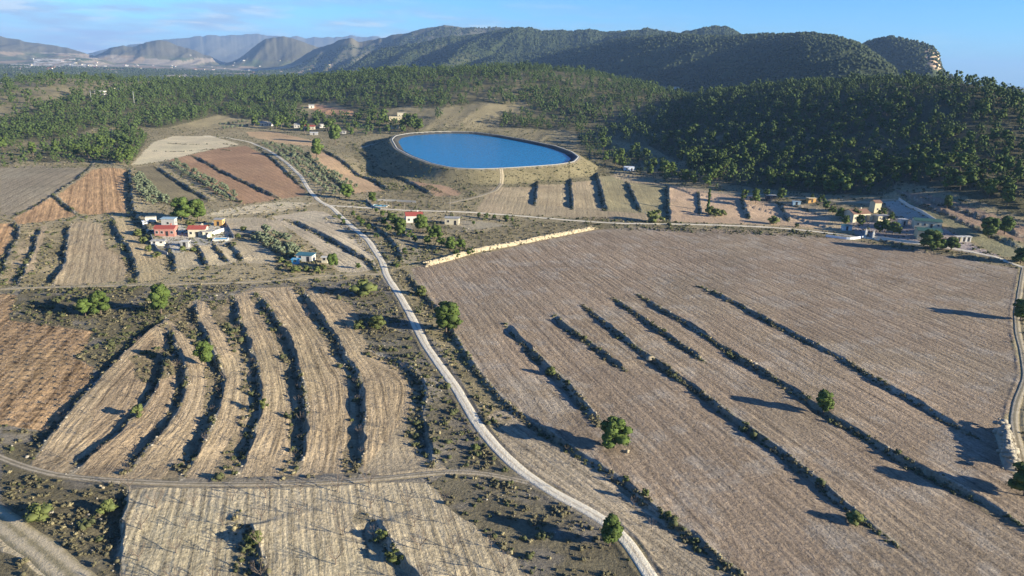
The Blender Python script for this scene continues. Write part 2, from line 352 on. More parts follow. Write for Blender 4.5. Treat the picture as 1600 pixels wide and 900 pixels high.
def h_near(x, y, h, roads=True):
    shape = x.shape; x = x.ravel(); y = y.ravel(); h = h.ravel().copy()
    r = np.hypot(x, y); near = np.where(r < 900)[0]; xn = x[near]; yn = y[near]
    hn = np.zeros(len(near)); ed_s = np.full(len(near), 99.0)
    wx = xn + 2.4 * (fbm(xn, yn, 6, 3) - .5); wy = yn + 2.4 * (fbm(xn + 90, yn, 6, 3) - .5)
    for k, (P, s, L, sw) in EDGES.items():
        D, S, T = dist_poly(wx, wy, P, 26)
        m = np.isfinite(D)
        d = D[m] * S[m]; tp = sstep(0, .12, T[m]) * (1 - sstep(.9, 1.0, T[m]))
        ang = np.clip(d / .55, -1, 1)
        hn[m] += .5 * s * tp * ang * np.exp(-np.abs(d) / L) * (.25 + 1.5 * fbm(xn[m], yn[m], 8, 3))
    # keep the roads level
    flat = np.full(len(near), 99.0)
    for n, P, hw, mt in ROADS:
        D, S, T = dist_poly(xn, yn, P, 14)
        flat = np.minimum(flat, np.where(np.isfinite(D), D - hw, 99))
    hn *= sstep(.3, 5.0, flat)
    bank = .25 * np.exp(-((flat - .8) / .5) ** 2) * (fbm(xn, yn, 4, 2))
    hn += bank
    hw_ = w0([(592,264)])[0]; hn -= 5.0 * np.exp(-(((xn - hw_[0]) / 30) ** 2 + ((yn - hw_[1]) / 34) ** 2)) * (1 if True else 0)
    hb = h[near] + hn
    # reservoir bank
    Q = np.vstack([RIM, RIM[:1]])
    D, S, T = dist_poly(xn, yn, Q, 90)
    ins = inpoly(xn, yn, RIM)
    m = np.isfinite(D)
    dout = D[m]; out = RIM_Z - np.clip(dout - 2.5, 0, None) * .50 + .5 * (fbm(xn[m], yn[m], 7, 3) - .5) * np.clip(dout - 4, 0, 3) / 3
    inn = RIM_Z - np.clip(dout - 2.5, 0, None) * .55
    inn = np.maximum(inn, RIM_Z - 7)
    hb[m] = np.where(ins[m], inn, np.maximum(out, hb[m]))
    hb[~m & ins] = RIM_Z - 7
    h[near] = hb
    return h.reshape(shape)
# polar grid, fine where the camera looks
az = np.concatenate([np.arange(-85, -41, 1.5), np.arange(-41, 41, .07), np.arange(41, 86, 1.5)])
rr = [6.0]
while rr[-1] < 19000:
    r = rr[-1]
    dr = max(.9, (95 - r) * .06) if r < 90 else (min(r * r * 1.55e-5, .0062 * r))
    rr.append(r + dr)
rr = np.array(rr); AZ = np.radians(az)
GX = np.outer(rr, np.sin(AZ)); GY = np.outer(rr, np.cos(AZ))
HF = h_far(GX, GY); GZ = h_near(GX, GY, HF)
NR, NA = GX.shape
print('grid', NR, NA)
def ground(x, y):
    x = np.asarray(x, float); y = np.asarray(y, float)
    r = np.hypot(x, y); a = np.degrees(np.arctan2(x, y))
    fi = np.interp(r, rr, np.arange(NR)); fj = np.interp(a, az, np.arange(NA))
    i = np.clip(fi.astype(int), 0, NR - 2); j = np.clip(fj.astype(int), 0, NA - 2); u = fi - i; v = fj - j
    return (GZ[i, j] * (1 - u) + GZ[i + 1, j] * u) * (1 - v) + (GZ[i, j + 1] * (1 - u) + GZ[i + 1, j + 1] * u) * v

# ------------------------------------------------------------------ ground colours by field (true soil colours)
FIELDS = [
 # polygon, colour, furrow strength, furrow mode ('edge' follows the terraces, or heading px pair), period
 ('dry', [(0,255),(60,235),(140,222),(230,215),(330,200),(420,190),(560,195),(620,205),(620,240),(560,300),(640,330),(760,330),(800,345),(640,415),(590,430),(330,445),(0,455)], (.36,.295,.18), 0, None, 1),
 ('cream', [(205,258),(222,240),(240,222),(270,213),(330,212),(375,226),(340,232),(300,240),(265,250),(225,256)], (.66,.56,.37), .5, [(240,235),(370,225)], 2.2),
 ('olive', [(208,262),(242,258),(330,318),(268,322)], (.24,.20,.12), .5, [(242,260),(330,314)], 1.2),
 ('red', [(262,250),(305,240),(340,232),(385,228),(420,245),(480,300),(475,306),(432,312),(378,320),(330,298)], (.40,.25,.15), .9, [(300,243),(438,310)], 1.4),
 ('orange', [(145,266),(170,262),(197,264),(203,300),(206,328),(170,334),(120,335),(90,307)], (.54,.34,.18), 1.55, [(150,265),(150,330)], 2.6),
 ('grey', [(0,262),(50,258),(140,262),(90,300),(50,322),(20,337),(0,336)], (.33,.275,.19), 1.0, [(0,318),(80,278)], 2.0),
 ('orange', [(85,307),(120,336),(80,345),(25,352),(20,340),(60,318)], (.54,.34,.18), 1.4, [(150,265),(150,330)], 2.6),
 ('orange', [(-20,352),(20,348),(28,365),(22,382),(5,400),(-20,420)], (.54,.34,.18), 1.4, [(150,265),(150,330)], 2.6),
 ('tan', [(30,385),(50,352),(75,355),(62,390),(50,425),(24,440),(5,440)], (.46,.355,.225), .8, 'edge', 1.6),
 ('tan', [(108,350),(130,344),(160,350),(165,385),(205,402),(213,430),(180,440),(78,449),(96,416)], (.46,.355,.225), 1.1, [(115,350),(90,440)], 1.8),
 ('tan', [(172,335),(200,345),(215,370),(262,400),(270,425),(250,436),(215,442),(200,395)], (.47,.37,.22), .8, 'edge', 1.6),
 ('greytan', [(268,395),(305,392),(318,415),(275,425)], (.46,.38,.25), .5, 'edge', 1.4),
 ('greytan', [(308,384),(350,382),(375,405),(360,413),(324,416)], (.52,.43,.28), .5, 'edge', 1.4),
 ('greytan', [(360,376),(410,375),(430,395),(425,412),(385,412)], (.47,.39,.26), .5, 'edge', 1.4),
 ('greytan', [(350,342),(400,340),(440,345),(450,362),(400,365),(360,368)], (.47,.39,.27), .5, 'edge', 1.4),
 ('cream', [(310,338),(360,325),(440,315),(500,318),(440,330),(360,337)], (.62,.52,.35), 0, None, 1),
 ('palegrey', [(425,338),(480,330),(505,330),(545,350),(583,395),(586,420),(560,426),(530,424),(510,398),(470,370)], (.54,.45,.32), .9, 'edge', 1.5),
 ('orange', [(483,241),(500,234),(560,266),(606,297),(556,303),(520,280)], (.54,.37,.22), .5, [(500,240),(580,300)], 1.6),
 ('orange', [(385,206),(430,206),(500,222),(498,229),(440,224),(390,213)], (.52,.36,.21), .3, [(385,206),(490,225)], 1.6),
 ('orange', [(478,166),(500,163),(552,174),(550,180),(520,181)], (.60,.34,.19), .2, [(480,166),(550,180)], 1.6),
 ('red', [(620,268),(660,280),(722,300),(715,306),(680,307),(650,292)], (.42,.28,.18), .5, [(620,270),(690,305)], 1.4),
 ('greytan', [(640,345),(660,350),(660,405),(632,412),(612,380)], (.34,.29,.21), .3, 'edge', 1.5),
 ('greytan', [(690,345),(740,345),(800,352),(700,365)], (.36,.31,.22), .3, 'edge', 1.5),
 ('midstrip', [(740,335),(780,275),(900,264),(940,262),(1040,288),(1180,308),(1285,325),(1345,348),(1335,366),(1240,356),(1130,349),(1000,345),(900,340),(800,334)], (.42,.33,.21), .6, [(890,270),(894,328)], 2.0),
 ('green', [(935,268),(980,285),(1042,290),(1044,340),(1000,332),(948,330)], (.32,.275,.16), .5, [(930,270),(947,330)], 1.6),
 ('pink', [(1046,292),(1170,310),(1230,322),(1300,340),(1290,356),(1170,350),(1048,346)], (.50,.36,.24), .3, [(890,270),(894,328)], 2.0),
 ('yard', [(232,362),(262,352),(300,352),(352,345),(366,372),(350,381),(300,384),(285,396),(250,397),(238,380)], (.50,.46,.38), 0, None, 1),
 # right estate
 ('court', [(1378,314),(1402,312),(1455,342),(1440,345),(1410,344)], (.46,.44,.38), 0, None, 1),
 ('yard', [(1325,345),(1400,340),(1450,345),(1490,365),(1560,400),(1500,392),(1400,378),(1335,368)], (.36,.30,.27), 0, None, 1),
 ('drygreen', [(1405,312),(1440,318),(1600,385),(1600,410),(1560,398),(1480,350)], (.26,.24,.14), .3, [(1405,300),(1560,372)], 2.0),
 ('red', [(1400,298),(1450,305),(1600,355),(1600,380),(1500,345),(1430,318)], (.34,.24,.17), .6, [(1405,300),(1560,372)], 2.2),
 # big right field
 ('field', [(640,420),(700,407),(800,386),(930,359),(1000,356),(1150,359),(1300,371),(1440,390),(1590,420),(1586,470),(1582,540),(1600,600),(1570,650),(1562,672),(1580,740),(1620,770),(1660,860),(1660,940),(1190,940),(1083,842),(960,745),(860,682),(800,642),(735,567),(700,514),(660,460)], (.325,.25,.178), 1.1, [(930,420),(1300,660)], 2.1),
 ('strip', [(760,640),(800,640),(860,680),(960,745),(1083,842),(1190,940),(1050,940),(1000,850),(960,815),(885,775),(835,742),(790,700)], (.40,.33,.235), 1.2, [(800,660),(1000,800)], 1.5),
 # left
 ('scrubland', [(0,455),(300,447),(600,435),(640,480),(700,560),(760,660),(830,745),(980,840),(1010,940),(-60,940)], (.215,.19,.15), 0, None, 1),
 ('vineyard', [(-40,455),(0,460),(25,462),(14,500),(60,507),(145,518),(118,560),(150,572),(128,610),(75,668),(-40,664)], (.50,.335,.185), 1.95, [(20,650),(140,520)], 2.6),
 ('tan', [(262,494),(300,467),(304,470),(345,470),(365,462),(405,449),(470,447),(545,470),(560,500),(577,548),(645,578),(664,600),(655,640),(625,665),(628,735),(560,740),(450,744),(280,750),(130,745),(45,733),(52,714),(100,655),(175,572),(212,534)], (.46,.355,.225), 1.4, 'edge', 1.5),
 ('tan2', [(145,640),(235,520),(282,560),(290,600),(200,735),(130,745)], (.40,.30,.19), 1.4, 'edge', 1.5),
 ('path', [(560,742),(625,665),(657,625),(667,628),(640,680),(700,735),(640,748)], (.38,.31,.21), .5, 'edge', 1.5),
 ('pale', [(197,766),(250,763),(400,765),(560,757),(672,753),(700,790),(745,830),(805,870),(850,940),(192,940),(187,905),(182,853),(187,800)], (.50,.415,.275), 1.3, 'edge2', 1.3),
 ('track', [(-40,770),(0,790),(60,840),(130,900),(170,940),(90,940),(0,850),(-40,815)], (.50,.42,.28), .8, [(0,790),(130,900)], 1.1),
]
SCRUB = [  # polygon, density
 ([(14,500),(25,460),(60,447),(230,447),(300,452),(300,470),(262,492),(210,534),(160,590),(150,570),(118,560),(145,518),(60,507)], .9),
 ([(0,672),(75,668),(50,714),(42,735),(130,748),(197,760),(187,800),(180,853),(185,900),(190,940),(165,940),(130,900),(60,838),(0,785)], .9),
 ([(-30,850),(0,855),(80,905),(110,940),(-30,940)], .9),
 ([(668,755),(700,740),(740,742),(825,758),(900,795),(945,820),(975,850),(1005,900),(1020,940),(850,940),(805,870),(745,830),(700,790)], .75),
 ([(545,470),(600,440),(640,490),(700,575),(740,650),(800,720),(830,745),(790,742),(740,734),(700,734),(682,725),(664,690),(660,640),(668,600),(640,572),(577,546),(560,500)], .6),
 ([(615,425),(635,425),(655,455),(700,520),(735,567),(800,642),(780,670),(760,660),(720,600),(680,540),(650,490)], .6),
 ([(300,440),(600,435),(560,480),(470,447),(400,449),(365,462),(345,470),(304,468)], .5),
 ([(318,468),(345,468),(362,470),(375,507),(392,545),(402,580),(385,585),(360,540),(340,505)], .75),
 ([(262,494),(300,470),(304,492),(318,520),(335,555),(345,583),(330,570),(300,540),(285,520)], .8),
 ([(205,560),(250,540),(272,555),(280,580),(240,600),(210,590)], .75),
 ([(110,352),(75,358),(62,390),(50,425),(22,450),(80,448),(97,415)], .55),
 ([(28,358),(60,355),(50,388),(35,425),(10,445),(-10,445),(5,418)], .6),
 ([(160,348),(175,340),(205,395),(213,425),(195,405),(165,385)], .6),
 ([(190,330),(235,350),(260,380),(262,400),(220,370),(205,345)], .6),
 ([(380,365),(410,362),(470,393),(530,425),(430,440),(430,395)], .55),
 ([(505,340),(545,350),(600,400),(600,425),(588,424),(583,400)], .6),
 ([(545,330),(600,345),(640,375),(660,410),(610,420),(600,385)], .6),
 ([(640,345),(690,345),(740,360),(800,365),(700,402),(660,412)], .55),
 ([(780,370),(840,345),(920,350),(900,360),(830,372),(730,392),(720,385)], .35),
 ([(540,225),(560,225),(610,262),(690,300),(720,312),(620,306),(575,275)], .6),
 ([(205,265),(215,275),(262,320),(225,322),(208,300)], .5),
 ([(0,225),(200,205),(210,235),(140,262),(0,262)], .35),
 ([(700,265),(780,268),(770,300),(735,315),(700,290)], .5),
 ([(900,255),(960,250),(1200,300),(1180,308),(1040,290),(940,262)], .3),
 ([(900,338),(1300,362),(1500,392),(1590,412),(1590,420),(1440,391),(1300,372),(930,358)], .5),
 ([(1400,296),(1600,350),(1600,330),(1400,285)], .3),
]
wpoly = lambda p: w0(p)[:, :2]
FIELDS = [(n, wpoly(p), c, fs, (w0(m)[:, :2] if isinstance(m, list) else m), per) for n, p, c, fs, m, per in FIELDS]
SCRUB = [(wpoly(p), d) for p, d in SCRUB]

X = GX.ravel(); Y = GY.ravel(); Z = GZ.ravel(); RD = np.hypot(X, Y)
C = np.empty((len(X), 3)); C[:] = (.20, .185, .12)
n1 = fbm(X, Y, 60, 4)[:, None]
C = np.array((.30, .25, .15)) * (.75 + .5 * n1)
FU = np.zeros(len(X)); FV = np.zeros(len(X)); FLD = np.zeros(len(X), bool); FA = np.zeros(len(X)); SCR = np.zeros(len(X))
nearm = RD < 1500; ni = np.where(nearm)[0]
xw = X[ni] + 1.8 * (fbm(X[ni], Y[ni], 5, 3) - .5); yw = Y[ni] + 1.8 * (fbm(X[ni] + 50, Y[ni], 5, 3) - .5)
# furrow coordinate that follows the terraces: distance to nearest terrace edge
de = np.full(len(ni), 1e3)
for k, (P, s, L, sw) in EDGES.items():
    D, S, T = dist_poly(X[ni], Y[ni], P, 30); de = np.where(D < de, D, de)
for n, P, c, fs, m, per in FIELDS:
    ins = inpoly(xw, yw, P); j = ni[ins]
    if not len(j): continue
    C[j] = np.array(c) * (.72 + .56 * fbm(X[j], Y[j], 25, 5, .6)[:, None]); gq = sstep(.45, .7, fbm(X[j] + 300, Y[j], 34, 4))[:, None] * .3; C[j] = C[j] * (1 - gq) + C[j] * np.array((.86, .93, .90)) * gq
    FLD[j] = n != 'dry'
    if m is None: FA[j] = 0; FU[j] = 0
    elif isinstance(m, str):
        if m == 'edge2':
            FU[j] = (X[j] * .93 + Y[j] * .28 + 1.5 * (fbm(X[j], Y[j], 30, 2) - .5)) / per; FV[j] = Y[j] * .93 - X[j] * .28
            FA[j] = fs; SCR[j] = 0; continue
        FV[j] = Y[j]
        FU[j] = np.where(de[ins] < 500, de[ins], X[j] + .3 * Y[j]) / per
        FA[j] = fs
    else:
        dv = m[1] - m[0]; dv /= np.hypot(*dv); FU[j] = (X[j] * -dv[1] + Y[j] * dv[0] + 1.0 * (fbm(X[j], Y[j], 40, 2) - .5)) / per
        FV[j] = X[j] * dv[0] + Y[j] * dv[1]
        FA[j] = fs
    if n == 'field':
        q = sstep(.48, .7, fbm(X[j] * .8 + Y[j] * .5, Y[j] * .8 - X[j] * .5, 7, 5, .7))[:, None] * .40; C[j] = C[j] * (1 - q) + np.array((.42, .38, .325)) * q
    SCR[j] = 0
for P, dn in SCRUB:
    ins = inpoly(xw, yw, P); j = ni[ins]; SCR[j] = np.maximum(SCR[j], dn)
sc_noise = fbm(X[ni], Y[ni], 7, 4)
for k, (P, s, L, sw) in EDGES.items():
    D, S, T = dist_poly(X[ni], Y[ni], P, 10); d = D * S
    m = np.isfinite(D) & (d > -sw - 2.5 * (sc_noise - .4)) & (d < .3 + .5 * sc_noise)
    SCR[ni[m]] = np.maximum(SCR[ni[m]], .6)
    # stony lip of the wall
    m2 = np.isfinite(D) & (np.abs(d - .2) < .75)
    C[ni[m2]] = C[ni[m2]] * .5 + np.array((.46, .42, .33)) * .5
sg = sstep(.35, .6, sc_noise + .25 * (SCR[ni] - .5))[:, None] * np.clip(SCR[ni], 0, 1)[:, None]
scol = np.array((.155, .133, .078)) * (.7 + .6 * fbm(X[ni] + 9, Y[ni], 3, 3)[:, None])
C[ni] = C[ni] * (1 - sg) + scol * sg; FA[ni] *= (1 - sg[:, 0])
# reservoir bank: grassy outside, pale crest, liner inside
Q = np.vstack([RIM, RIM[:1]]); D, S, T = dist_poly(X, Y, Q, 60); ins = inpoly(X, Y, RIM)
m = np.isfinite(D) & ~ins & (D > 2.6) & (D < 32); C[m] = np.array((.22, .19, .11)) * (.7 + .6 * fbm(X[m], Y[m], 12, 4)[:, None]); FA[m] = 0; SCR[m] = .35
m = np.isfinite(D) & (D < 1.8) & ~(ins & (D > .9)); C[m] = (.34, .31, .24); FA[m] = 0; SCR[m] = 0
m = ins & (D > .9) ; C[m] = (.02, .03, .055); FA[m] = 0; SCR[m] = 0
# forest floor & hills beyond
pxx, pyy = project(X, Y, Z)
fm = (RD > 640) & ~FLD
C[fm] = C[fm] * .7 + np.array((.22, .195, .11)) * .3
FOREST = [
 ([(-250,200),(0,190),(40,172),(100,158),(150,146),(230,134),(300,124),(430,116),(560,106),(640,104),(640,165),(560,178),(520,160),(470,165),(440,188),(400,188),(340,180),(300,190),(260,200),(150,200),(90,220),(40,222),(0,230),(-250,240)], .85),
 ([(-250,128),(0,128),(80,117),(200,116),(300,118),(300,135),(150,160),(60,180),(0,200),(-250,210)], .24),
 ([(640,104),(740,97),(820,97),(900,105),(960,117),(1040,140),(1060,165),(900,185),(830,170),(760,160),(680,170),(640,165)], .66),
 ([(830,168),(1000,150),(1060,160),(1100,200),(1010,230),(900,205),(780,200),(780,180)], .62),
 ([(1040,142),(1100,152),(1160,138),(1240,128),(1330,122),(1480,122),(1560,135),(1600,150),(1700,175),(1700,400),(1600,340),(1540,318),(1480,298),(1400,282),(1395,300),(1375,306),(1290,304),(1180,294),(1090,280),(1060,255),(1010,225),(1040,180)], .88),
 ([(900,205),(960,225),(1020,250),(1090,282),(1150,300),(1040,284),(960,262),(905,235)], .48),
 ([(90,222),(200,205),(232,214),(218,238),(200,262),(160,252),(60,262),(40,248)], .8),
 ([(640,165),(760,160),(780,200),(700,200),(640,200)], .07),
 ([(400,186),(520,175),(640,178),(650,205),(540,215),(430,200)], .42),
 ([(0,228),(60,235),(40,262),(0,262)], .3),
]
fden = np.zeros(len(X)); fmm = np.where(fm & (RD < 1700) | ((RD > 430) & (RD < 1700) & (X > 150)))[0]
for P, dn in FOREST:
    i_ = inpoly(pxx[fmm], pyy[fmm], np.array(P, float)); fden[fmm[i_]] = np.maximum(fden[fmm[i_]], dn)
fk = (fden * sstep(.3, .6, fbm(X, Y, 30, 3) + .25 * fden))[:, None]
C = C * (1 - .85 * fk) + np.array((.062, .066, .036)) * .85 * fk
hm = RD > 1750
hilln = fbm(X[hm], Y[hm], 260, 5)
hk = sstep(.52, .82, hilln)[:, None]; hk = sstep(.52, .82, hilln - .22 * (X[hm] > 0))[:, None]; Ch = np.array((.05, .065, .03)) * (1 - hk) + np.array((.125, .118, .062)) * hk
C[hm] = Ch; rh = (RD > 1330) & (X > 330); C[rh] = np.array((.05, .062, .029)) * (.6 + .9 * fbm(X[rh], Y[rh], 90, 4)[:, None])
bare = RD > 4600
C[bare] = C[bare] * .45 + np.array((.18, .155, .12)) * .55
# patchwork of the far plain
pl = (RD > 1700) & (RD < 9000) & (Z < 40) & (X < 400)
cell = vnoise(np.floor(X[pl] / 140 + .6 * np.sin(Y[pl] / 300)) * 7.7, np.floor(Y[pl] / 260) * 3.3)
pal = np.array([(.10, .12, .06), (.30, .23, .15), (.16, .15, .09), (.36, .30, .22), (.13, .14, .08)])
C[pl] = pal[np.clip((cell * 5).astype(int), 0, 4)] * (.8 + .4 * fbm(X[pl], Y[pl], 60, 3)[:, None])
# pale quarry scars and the limestone cliff
def pxband(x0, y0, x1, y1, c, rmin, nz=9, jit=10):
    m = (RD > rmin) & (pxx > x0) & (pxx < x1) & (pyy > y0) & (pyy < y1)
    k = fbm(X[m], Y[m], nz * 8, 4) > .52; jj = np.where(m)[0][k]; C[jj] = c
for q in [(52,92,118,104),(0,100,70,112),(118,100,150,106),(115,114,156,119),(0,125,40,138)]:
    pxband(*q, (.58, .54, .46), 1300 if q[1] > 112 else 3000)
m = (RD > 2200) & (RD < 2700) & (pxx > 1446) & (pxx < 1476) & (pyy > 74) & (pyy < 108)
k = (fbm(X[m], Z[m] * 4, 30, 3) > .30); C[np.where(m)[0][k]] = (.55, .40, .27)

idx = np.arange(NR * NA).reshape(NR, NA)
Fq = np.stack([idx[:-1, :-1].ravel(), idx[:-1, 1:].ravel(), idx[1:, 1:].ravel(), idx[1:, :-1].ravel()], 1)
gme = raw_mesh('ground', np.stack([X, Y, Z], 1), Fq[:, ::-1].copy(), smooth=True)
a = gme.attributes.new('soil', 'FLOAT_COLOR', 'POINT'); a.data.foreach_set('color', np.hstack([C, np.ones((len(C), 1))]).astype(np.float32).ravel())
for nm, arr in (('fu', FU), ('fv', FV), ('fa', FA), ('scr', SCR)):
    a = gme.attributes.new(nm, 'FLOAT', 'POINT'); a.data.foreach_set('value', arr.astype(np.float32))

class NT:
    def __init__(s, name):
        s.m = bpy.data.materials.new(name); s.m.use_nodes = True; s.t = s.m.node_tree; s.b = s.t.nodes['Principled BSDF']
        s.b.inputs['Specular IOR Level'].default_value = .2; s.b.inputs['Roughness'].default_value = .9
    def n(s, ty, **kw):
        n = s.t.nodes.new(ty)
        for k, v in kw.items(): setattr(n, k, v)
        return n
    def l(s, a, b): s.t.links.new(a, b)
    def math(s, op, a, b=None, c=None):
        n = s.n('ShaderNodeMath', operation=op)
        for i, v in enumerate((a, b, c)):
            if v is None: continue
            if isinstance(v, (int, float)): n.inputs[i].default_value = v
            else: s.l(v, n.inputs[i])
        return n.outputs[0]
    def noise(s, scale, detail=4, rough=.55, vec=None):
        n = s.n('ShaderNodeTexNoise'); n.inputs['Scale'].default_value = scale; n.inputs['Detail'].default_value = detail; n.inputs['Roughness'].default_value = rough
        if vec is None:
            if not hasattr(s, 'tc'): s.tc = s.n('ShaderNodeTexCoord')
            vec = s.tc.outputs['Object']
        s.l(vec, n.inputs[0]); return n.outputs[0]
    def mulcol(s, c, f):
        n = s.n('ShaderNodeVectorMath', operation='SCALE')
        if isinstance(c, tuple): n.inputs[0].default_value = c
        else: s.l(c, n.inputs[0])
        if isinstance(f, (int, float)): n.inputs['Scale'].default_value = f
        else: s.l(f, n.inputs['Scale'])
        return n.outputs[0]
    def bump(s, h, strength, dist):
        b = s.n('ShaderNodeBump'); b.inputs['Strength'].default_value = strength; b.inputs['Distance'].default_value = dist
        s.l(h, b.inputs['Height']); s.l(b.outputs[0], s.b.inputs['Normal']); return b

g = NT('soil')
att = g.n('ShaderNodeAttribute', attribute_name='soil'); fu = g.n('ShaderNodeAttribute', attribute_name='fu'); fa = g.n('ShaderNodeAttribute', attribute_name='fa'); sc_ = g.n('ShaderNodeAttribute', attribute_name='scr')
fv = g.n('ShaderNodeAttribute', attribute_name='fv')
na = g.noise(.9, 5, .65); nb = g.noise(.07, 5, .6); nc = g.noise(1.7, 5, .8)
cb = g.n('ShaderNodeCombineXYZ'); g.l(g.math('MULTIPLY', fu.outputs['Fac'], 1.6), cb.inputs[0]); g.l(g.math('MULTIPLY', fv.outputs['Fac'], .09), cb.inputs[1])
ns = g.noise(1.0, 5, .6, cb.outputs[0])
wob = g.math('MULTIPLY_ADD', na, .35, fu.outputs['Fac'])
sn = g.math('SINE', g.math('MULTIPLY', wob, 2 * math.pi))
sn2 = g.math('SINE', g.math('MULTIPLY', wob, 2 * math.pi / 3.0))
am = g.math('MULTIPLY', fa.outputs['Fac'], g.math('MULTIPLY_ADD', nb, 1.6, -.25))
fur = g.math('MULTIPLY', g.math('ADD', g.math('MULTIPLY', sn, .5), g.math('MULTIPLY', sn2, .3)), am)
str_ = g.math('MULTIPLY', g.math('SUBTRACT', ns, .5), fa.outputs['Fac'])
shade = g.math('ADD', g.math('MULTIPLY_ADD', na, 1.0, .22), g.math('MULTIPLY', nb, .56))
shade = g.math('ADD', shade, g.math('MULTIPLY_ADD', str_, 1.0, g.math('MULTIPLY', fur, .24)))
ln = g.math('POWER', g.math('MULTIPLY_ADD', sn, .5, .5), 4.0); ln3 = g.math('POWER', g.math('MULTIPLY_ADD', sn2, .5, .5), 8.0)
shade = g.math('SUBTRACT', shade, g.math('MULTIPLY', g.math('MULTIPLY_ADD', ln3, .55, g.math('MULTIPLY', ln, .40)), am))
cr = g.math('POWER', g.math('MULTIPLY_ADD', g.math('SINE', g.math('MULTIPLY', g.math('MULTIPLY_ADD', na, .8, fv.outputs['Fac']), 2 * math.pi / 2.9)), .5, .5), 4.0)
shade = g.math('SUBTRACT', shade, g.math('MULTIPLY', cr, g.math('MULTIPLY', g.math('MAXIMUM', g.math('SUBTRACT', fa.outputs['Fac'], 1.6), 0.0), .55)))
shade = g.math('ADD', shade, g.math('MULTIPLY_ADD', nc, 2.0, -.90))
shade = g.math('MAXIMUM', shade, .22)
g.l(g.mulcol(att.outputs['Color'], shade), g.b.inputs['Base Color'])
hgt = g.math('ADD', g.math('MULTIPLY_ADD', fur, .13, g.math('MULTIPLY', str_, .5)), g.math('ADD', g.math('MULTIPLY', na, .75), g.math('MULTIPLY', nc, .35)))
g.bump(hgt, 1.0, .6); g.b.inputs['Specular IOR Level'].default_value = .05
gme.materials.append(g.m)
tag(link('ground', gme), kind='structure')

# ------------------------------------------------------------------ simple materials
def mat(name, c, rough=.9, var=.25, vs=.8, bump=0, spec=.2, metal=0):
    q = NT(name); q.b.inputs['Roughness'].default_value = rough; q.b.inputs['Specular IOR Level'].default_value = spec; q.b.inputs['Metallic'].default_value = metal
    n = q.noise(vs, 4, .6); q.l(q.mulcol(tuple(c), q.math('MULTIPLY_ADD', n, 2 * var, 1 - var)), q.b.inputs['Base Color'])
    if bump: q.bump(n, 1.0, bump)
    return q.m
def foliage(name, c1, c2, vs=.6, rnd=.35):
    q = NT(name); oi = q.n('ShaderNodeObjectInfo'); n = q.noise(vs, 4, .6)
    r = q.n('ShaderNodeMix', data_type='RGBA'); q.l(n, r.inputs[0]); r.inputs[6].default_value = (*c1, 1); r.inputs[7].default_value = (*c2, 1)
    f = q.math('MULTIPLY_ADD', oi.outputs['Random'], rnd, 1 - rnd / 2)
    g_ = q.noise(.035, 3, .5); f = q.math('MULTIPLY', f, q.math('MULTIPLY_ADD', g_, .7, .65))
    q.l(q.mulcol(r.outputs[2], f), q.b.inputs['Base Color'])
    return q.m
M_PINE = foliage('pine_needles', (.04, .07, .018), (.13, .175, .04))
M_PINE2 = foliage('pine_needles_far', (.022, .042, .014), (.09, .125, .036), .3)
M_HILLW = foliage('hill_foliage', (.03, .045, .02), (.07, .09, .035), .05)
M_OLIVE = foliage('olive_leaves', (.10, .125, .07), (.22, .25, .155))
M_CYP = foliage('cypress_leaves', (.03, .055, .018), (.08, .12, .03))
M_BUSH = foliage('bush_leaves', (.07, .09, .03), (.17, .19, .06))
M_BARK = mat('bark', (.16, .12, .09), .95, .3, 3)
M_TWIG = mat('bare_twigs', (.20, .155, .12), .95, .25, 3)
M_SC1 = foliage('scrub_green', (.05, .06, .025), (.11, .115, .05), 1.5)
M_SC2 = foliage('scrub_grey', (.085, .078, .045), (.17, .15, .085), 1.5)
M_SC3 = foliage('scrub_straw', (.22, .19, .10), (.34, .29, .17), 1.5)
M_ROAD = mat('road_gravel', (.70, .61, .45), .95, .42, .7, .12)
M_TRACK = mat('track_earth', (.50, .43, .31), .95, .25, .5, .05)
M_GTRACK = mat('track_worn', (.30, .25, .185), .95, .5, .7, .05)
M_ROCK = mat('pale_limestone', (.44, .37, .25), .95, .6, .9, .2)
M_STONE = mat('field_stone', (.36, .32, .25), .95, .3, 1.2)
M_CONC = mat('concrete_rim', (.50, .49, .45), .85, .15, .6)
M_WHITE = mat('white_render', (.64, .61, .55), .85, .14, 1)
M_CREAM = mat('cream_render', (.60, .54, .40), .85, .22, 1)
M_YELLOW = mat('yellow_render', (.58, .51, .34), .8, .2, 1)
M_REDW = mat('red_render', (.44, .20, .16), .8, .2, .9)
M_TILE = mat('red_tiles', (.38, .09, .07), .85, .25, 1.5, .05)
M_BRTILE = mat('brown_tiles', (.24, .14, .10), .85, .25, 1.5, .05)
M_BLUEP = mat('blue_sheet', (.36, .50, .58), .5, .15, 1, 0, .4)
M_TEAL = mat('teal_sheet', (.06, .17, .19), .5, .2, 1, 0, .4)
M_GREENP = mat('green_sheet', (.05, .12, .10), .6, .2, 1, 0, .3)
M_OCHRE = mat('ochre_render', (.55, .33, .12), .85, .15, 1)
M_GREY = mat('grey_concrete', (.40, .39, .37), .9, .15, .8)
M_DARK = mat('dark_opening', (.03, .03, .035), .4, .1, 1, 0, .5)
M_WOOD = mat('pole_wood', (.30, .26, .21), .9, .2, 2)
M_METAL = mat('galvanised_metal', (.5, .5, .5), .5, .1, 2, 0, .5, .3)
M_PLAST = mat('white_plastic_sheet', (.72, .76, .82), .45, .08, 1, 0, .4)
M_POOL = mat('pool_water', (.08, .45, .55), .08, .1, .5, 0, .5)
M_LINER = mat('blue_pool_liner', (.10, .42, .66), .4, .15, 1)

